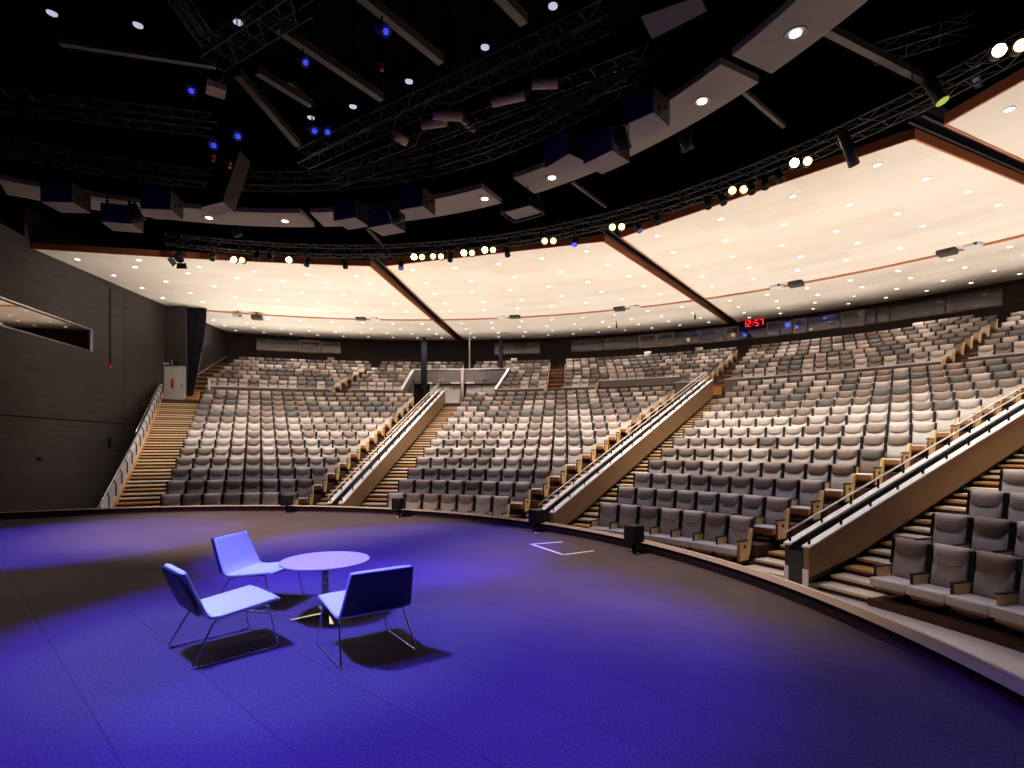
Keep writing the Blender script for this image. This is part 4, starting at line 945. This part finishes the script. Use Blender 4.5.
# ------------------------------------------------------------------ table
tx, ty = -1.69, 4.88
root = empty('coffee_table', (tx, ty, 0), label='low round pale pedestal table between the three lounge chairs', category='table')
b = MB(); b.tube([(0, 0, .497), (0, 0, .500), (0, 0, .512), (0, 0, .515)], [.383, .3875, .3875, .384], M['tabletop'], 64); b.build('table_top', root)
b = MB(); b.tube([(0, 0, .02), (0, 0, .49)], .034, M['steel'], 20); b.tube([(0, 0, .47), (0, 0, .497)], .10, M['blackmetal'], 20); b.build('column', root)
for k in range(4):
    th = math.atan2(-.13, -.23)+k*math.pi/2; b = MB(); e = Vector((math.cos(th), math.sin(th), 0))
    s_ = Vector((-e.y, e.x, 0)); q = [e*.0-s_*.02, e*.30-s_*.016, e*.30+s_*.016, e*.0+s_*.02]
    b.hexa([v+Vector((0, 0, .004)) for v in q]+[q[0]+Vector((0, 0, .035)), q[1]+Vector((0, 0, .016)), q[2]+Vector((0, 0, .016)), q[3]+Vector((0, 0, .035))], M['chrome']); b.build('foot', root)

# ------------------------------------------------------------------ lounge chairs (facing local +y)
def lounge(name, loc, face, label):
    root = empty(name, (loc[0], loc[1], 0), math.atan2(face[1], face[0])-math.pi/2, label=label, category='chair', group='lounge chairs around the low table')
    prof = [(.315, .352), (.30, .362), (.10, .338), (-.10, .314), (-.165, .318), (-.20, .345), (-.235, .425), (-.275, .525), (-.315, .625), (-.33, .662)]
    th = .035
    def shell(pr, nm, m, lo_, hi_):
        b = MB(); nn = []; N = len(pr); nxw = 6
        for i in range(N):
            t = Vector((pr[min(i+1, N-1)][0]-pr[max(i-1, 0)][0], pr[min(i+1, N-1)][1]-pr[max(i-1, 0)][1])).normalized(); nn.append(Vector((-t.y, t.x)))
        vs = []
        for side, o_ in ((0, lo_), (1, hi_)):
            for i, (y, z) in enumerate(pr):
                for j in range(nxw+1):
                    u = j/nxw*2-1; ed = .006 if abs(u) > .99 else 0
                    w = .268-.042*max(0, min(1, (z-.31)/.36))*(1 if y < -.1 else 0)
                    q = nn[i]*(o_-(ed if side else -ed)); vs.append((u*w, y-q.x, z-q.y))
        S = N*(nxw+1); fs = []
        for i in range(N-1):
            for j in range(nxw): a = i*(nxw+1)+j; fs.append((a, a+1, a+nxw+2, a+nxw+1)); fs.append((S+a+1, S+a, S+a+nxw+1, S+a+nxw+2))
        for j in range(nxw): a = j; fs.append((a+1, a, S+a, S+a+1)); a = (N-1)*(nxw+1)+j; fs.append((a, a+1, S+a+1, S+a))
        for i in range(N-1): a = i*(nxw+1); fs.append((a, a+nxw+1, S+a+nxw+1, S+a)); a += nxw; fs.append((a+nxw+1, a, S+a, S+a+nxw+1))
        b.add(vs, fs, m, True); o = b.build(nm, root); fixn(o)
        for p_ in o.data.polygons: p_.use_smooth = True
        bv = o.modifiers.new('b', 'BEVEL'); bv.width = .008; bv.segments = 2; bv.limit_method = 'ANGLE'; bv.angle_limit = R2(50)
        return o
    shell(prof[:5], 'seat', M['chairfab'], -.012, .024)
    shell(prof[4:], 'backrest', M['chairfab'], -.012, .024)
    tag(shell([(y-(.034 if i else .034), z-.002) for i, (y, z) in enumerate(prof[5:])], 'back_shell', mat('dark lounge back', (30, 34, 66), .45) if 'lb' not in M and not M.update(lb=mat('dark lounge back', (34, 40, 78), .4, spec=.6)) else M['lb'], -.006, .008), label='dark glossy outer back')
    for s in (-1, 1):
        b = MB(); x = s*.285; xi = s*.235; r = .007
        def rnd(pts, k=5, rr=.03):
            out = [Vector(pts[0])]
            for i in range(1, len(pts)-1):
                p0, p1, p2 = Vector(pts[i-1]), Vector(pts[i]), Vector(pts[i+1]); a = p1+(p0-p1).normalized()*rr; c = p1+(p2-p1).normalized()*rr
                for q in range(k+1): t = q/k; out.append(a*(1-t)**2+p1*2*t*(1-t)+c*t*t)
            return out+[Vector(pts[-1])]
        b.tube(rnd([(xi, .05, .318), (xi+s*.01, .235, .335), (x, .30, .008), (x, -.30, .008), (xi+s*.01, -.14, .296), (xi, .02, .314)]), r, M['chrome'], 8); b.build('sled_leg', root)
    b = MB(); b.tube([(-.235, .12, .322), (.235, .12, .322)], .007, M['chrome'], 6); b.tube([(-.235, -.08, .300), (.235, -.08, .300)], .007, M['chrome'], 6); b.build('cross_bar', root)
    return root
lounge('lounge_chair', (-2.208, 4.116), (.68, .73), 'pale lounge chair in side view, its seat turned towards the table')
lounge('lounge_chair', (-2.48, 5.30), (.98, -.18), 'pale lounge chair behind the table with its open front facing the picture')
lounge('lounge_chair', (-1.118, 4.115), (-.578, .816), 'lounge chair seen from behind showing its dark glossy back')

# ------------------------------------------------------------------ lights
def light(name, kind, loc, energy, color, **kw):
    l = bpy.data.lights.new(name, kind); l.energy = energy; l.color = color
    for k, v in kw.items(): setattr(l, k, v)
    o = bpy.data.objects.new(name, l); COL.objects.link(o); o.location = loc; return o
def aim(o, tgt): o.rotation_euler = (Vector(tgt)-o.location).to_track_quat('-Z', 'Y').to_euler()
# downlights over the seats
for k, aa in enumerate((-16, -8, 0, 8, 16, 24, 32, 40, 48, 56, 64, 72)):
    for r, e in ((17.5, 170), (21, 250), (25, 330), (29, 320), (33.5, 410), (37, 330)):
        o = light('house_light', 'SPOT', P(r, aa, cz(max(r, 17.5))-.15), e, (1, .93, .87), spot_size=R2(120), spot_blend=.8, shadow_soft_size=.12); aim(o, P(r, aa, -3))
# warm floods on the curved truss, washing the seats
for k, aa in enumerate(range(-20, 76, 8)):
    o = light('flood_beam', 'SPOT', P(15.3, aa, 6.4), 1100, (1, .92, .82), spot_size=R2(84), spot_blend=.8, shadow_soft_size=.15); aim(o, P(20.2, aa, -1.0))
# added upward lamps without fixtures, only to brighten the cream ceiling
for aa in range(-22, 79, 6):
    for r, z, e in ((19.6, 1.2, 190), (24.5, 2.6, 140), (29.5, 3.85, 230), (34.5, 5.75, 120)):
        if aa < -8: e *= 1.5
        if aa > 50: e *= 1.15
        o = light('added_ceiling_fill', 'SPOT', P(r, aa, z), e, (1, .92, .85), spot_size=R2(138), spot_blend=.7, shadow_soft_size=.25); aim(o, P(r-.3, aa, 12))
# blue stage washes
BLUE = (.06, .034, 1)
for (x, y, z), (tx_, ty_), e, sz in (((-4.0, 3.6, 8.2), (-1.4, 4.4), 10500, 41), ((-3.4, 5.4, 8.2), (-1.9, 7.9), 11000, 35), ((-8.5, 6.0, 8.2), (-7.4, 8.7), 9000, 34), ((-3.0, 2.6, 8.2), (.1, 2.9), 3200, 36)):
    o = light('blue_wash', 'SPOT', (x, y, z), e, BLUE, spot_size=R2(sz), spot_blend=.45, shadow_soft_size=.03); aim(o, (tx_, ty_, 0))
o = light('pale_key', 'SPOT', (-4.4, 3.8, 8.0), 1150, (.62, .90, 1), spot_size=R2(27), spot_blend=.6, shadow_soft_size=.03); aim(o, (-1.9, 4.5, 0))
for p, t, e, sz in (((-9, 6, 8), (-7, 5, 0), 900, 70), ((-6, 8, 8), (-5, 11.2, 0), 5500, 60), ((0, 6, 8), (1.7, 7.2, 0), 2600, 52), ((-2, 4, 8), (0, 3, 0), 180, 80)):
    o = light('warm_stage', 'SPOT', p, e, (1, .78, .66), spot_size=R2(sz), spot_blend=.9, shadow_soft_size=.2); aim(o, t)
o = light('wall_wash', 'SPOT', (-8, 16, 7.2), 1000, (1, .88, .84), spot_size=R2(70), spot_blend=1, shadow_soft_size=.3); aim(o, (-19, 27, 3.5))
for aa in (-15, 0, 15, 28, 40, 52, 64, 76):  # added lamps without fixtures; violet tint stands in for stage light spill
    o = light('added_front_row_fill', 'SPOT', P(13.4, aa, 6.3), 330, (.80, .72, 1), spot_size=R2(70), spot_blend=.8, shadow_soft_size=.1); aim(o, P(13.0, aa, -2))
o = light('added_recess_fill', 'SPOT', P(31.5, 4, 6.6), 260, (1, .93, .9), spot_size=R2(75), spot_blend=.6, shadow_soft_size=.1); aim(o, P(34.9, 4, 3.3))  # added lamp without a fixture, brightens the white doors
for aa in (29, 33, 37, 40.5):
    light('booth_glow', 'POINT', P(RB+1.2, aa, 7.9), 26, (.25, .3, 1), shadow_soft_size=.1)

w = bpy.data.worlds.new('hall'); SC.world = w; w.use_nodes = True
w.node_tree.nodes['Background'].inputs[0].default_value = (.05, .05, .09, 1); w.node_tree.nodes['Background'].inputs[1].default_value = .04

cam = bpy.data.cameras.new('camera'); co = bpy.data.objects.new('camera', cam); COL.objects.link(co); SC.camera = co
co.location = (0, 0, H); co.rotation_euler = (math.pi/2, 0, 0); cam.sensor_fit = 'HORIZONTAL'; cam.sensor_width = 36; cam.lens = F/1024*36; cam.shift_y = (YH-384)/1024; cam.clip_end = 300
SC.view_settings.view_transform = 'Standard'; SC.view_settings.look = 'None'; SC.view_settings.exposure = 0; SC.view_settings.gamma = 1; SC.view_settings.use_curve_mapping = False
SC.cycles.use_denoising = True
SC.cycles.max_bounces = 6; SC.cycles.sample_clamp_indirect = 6
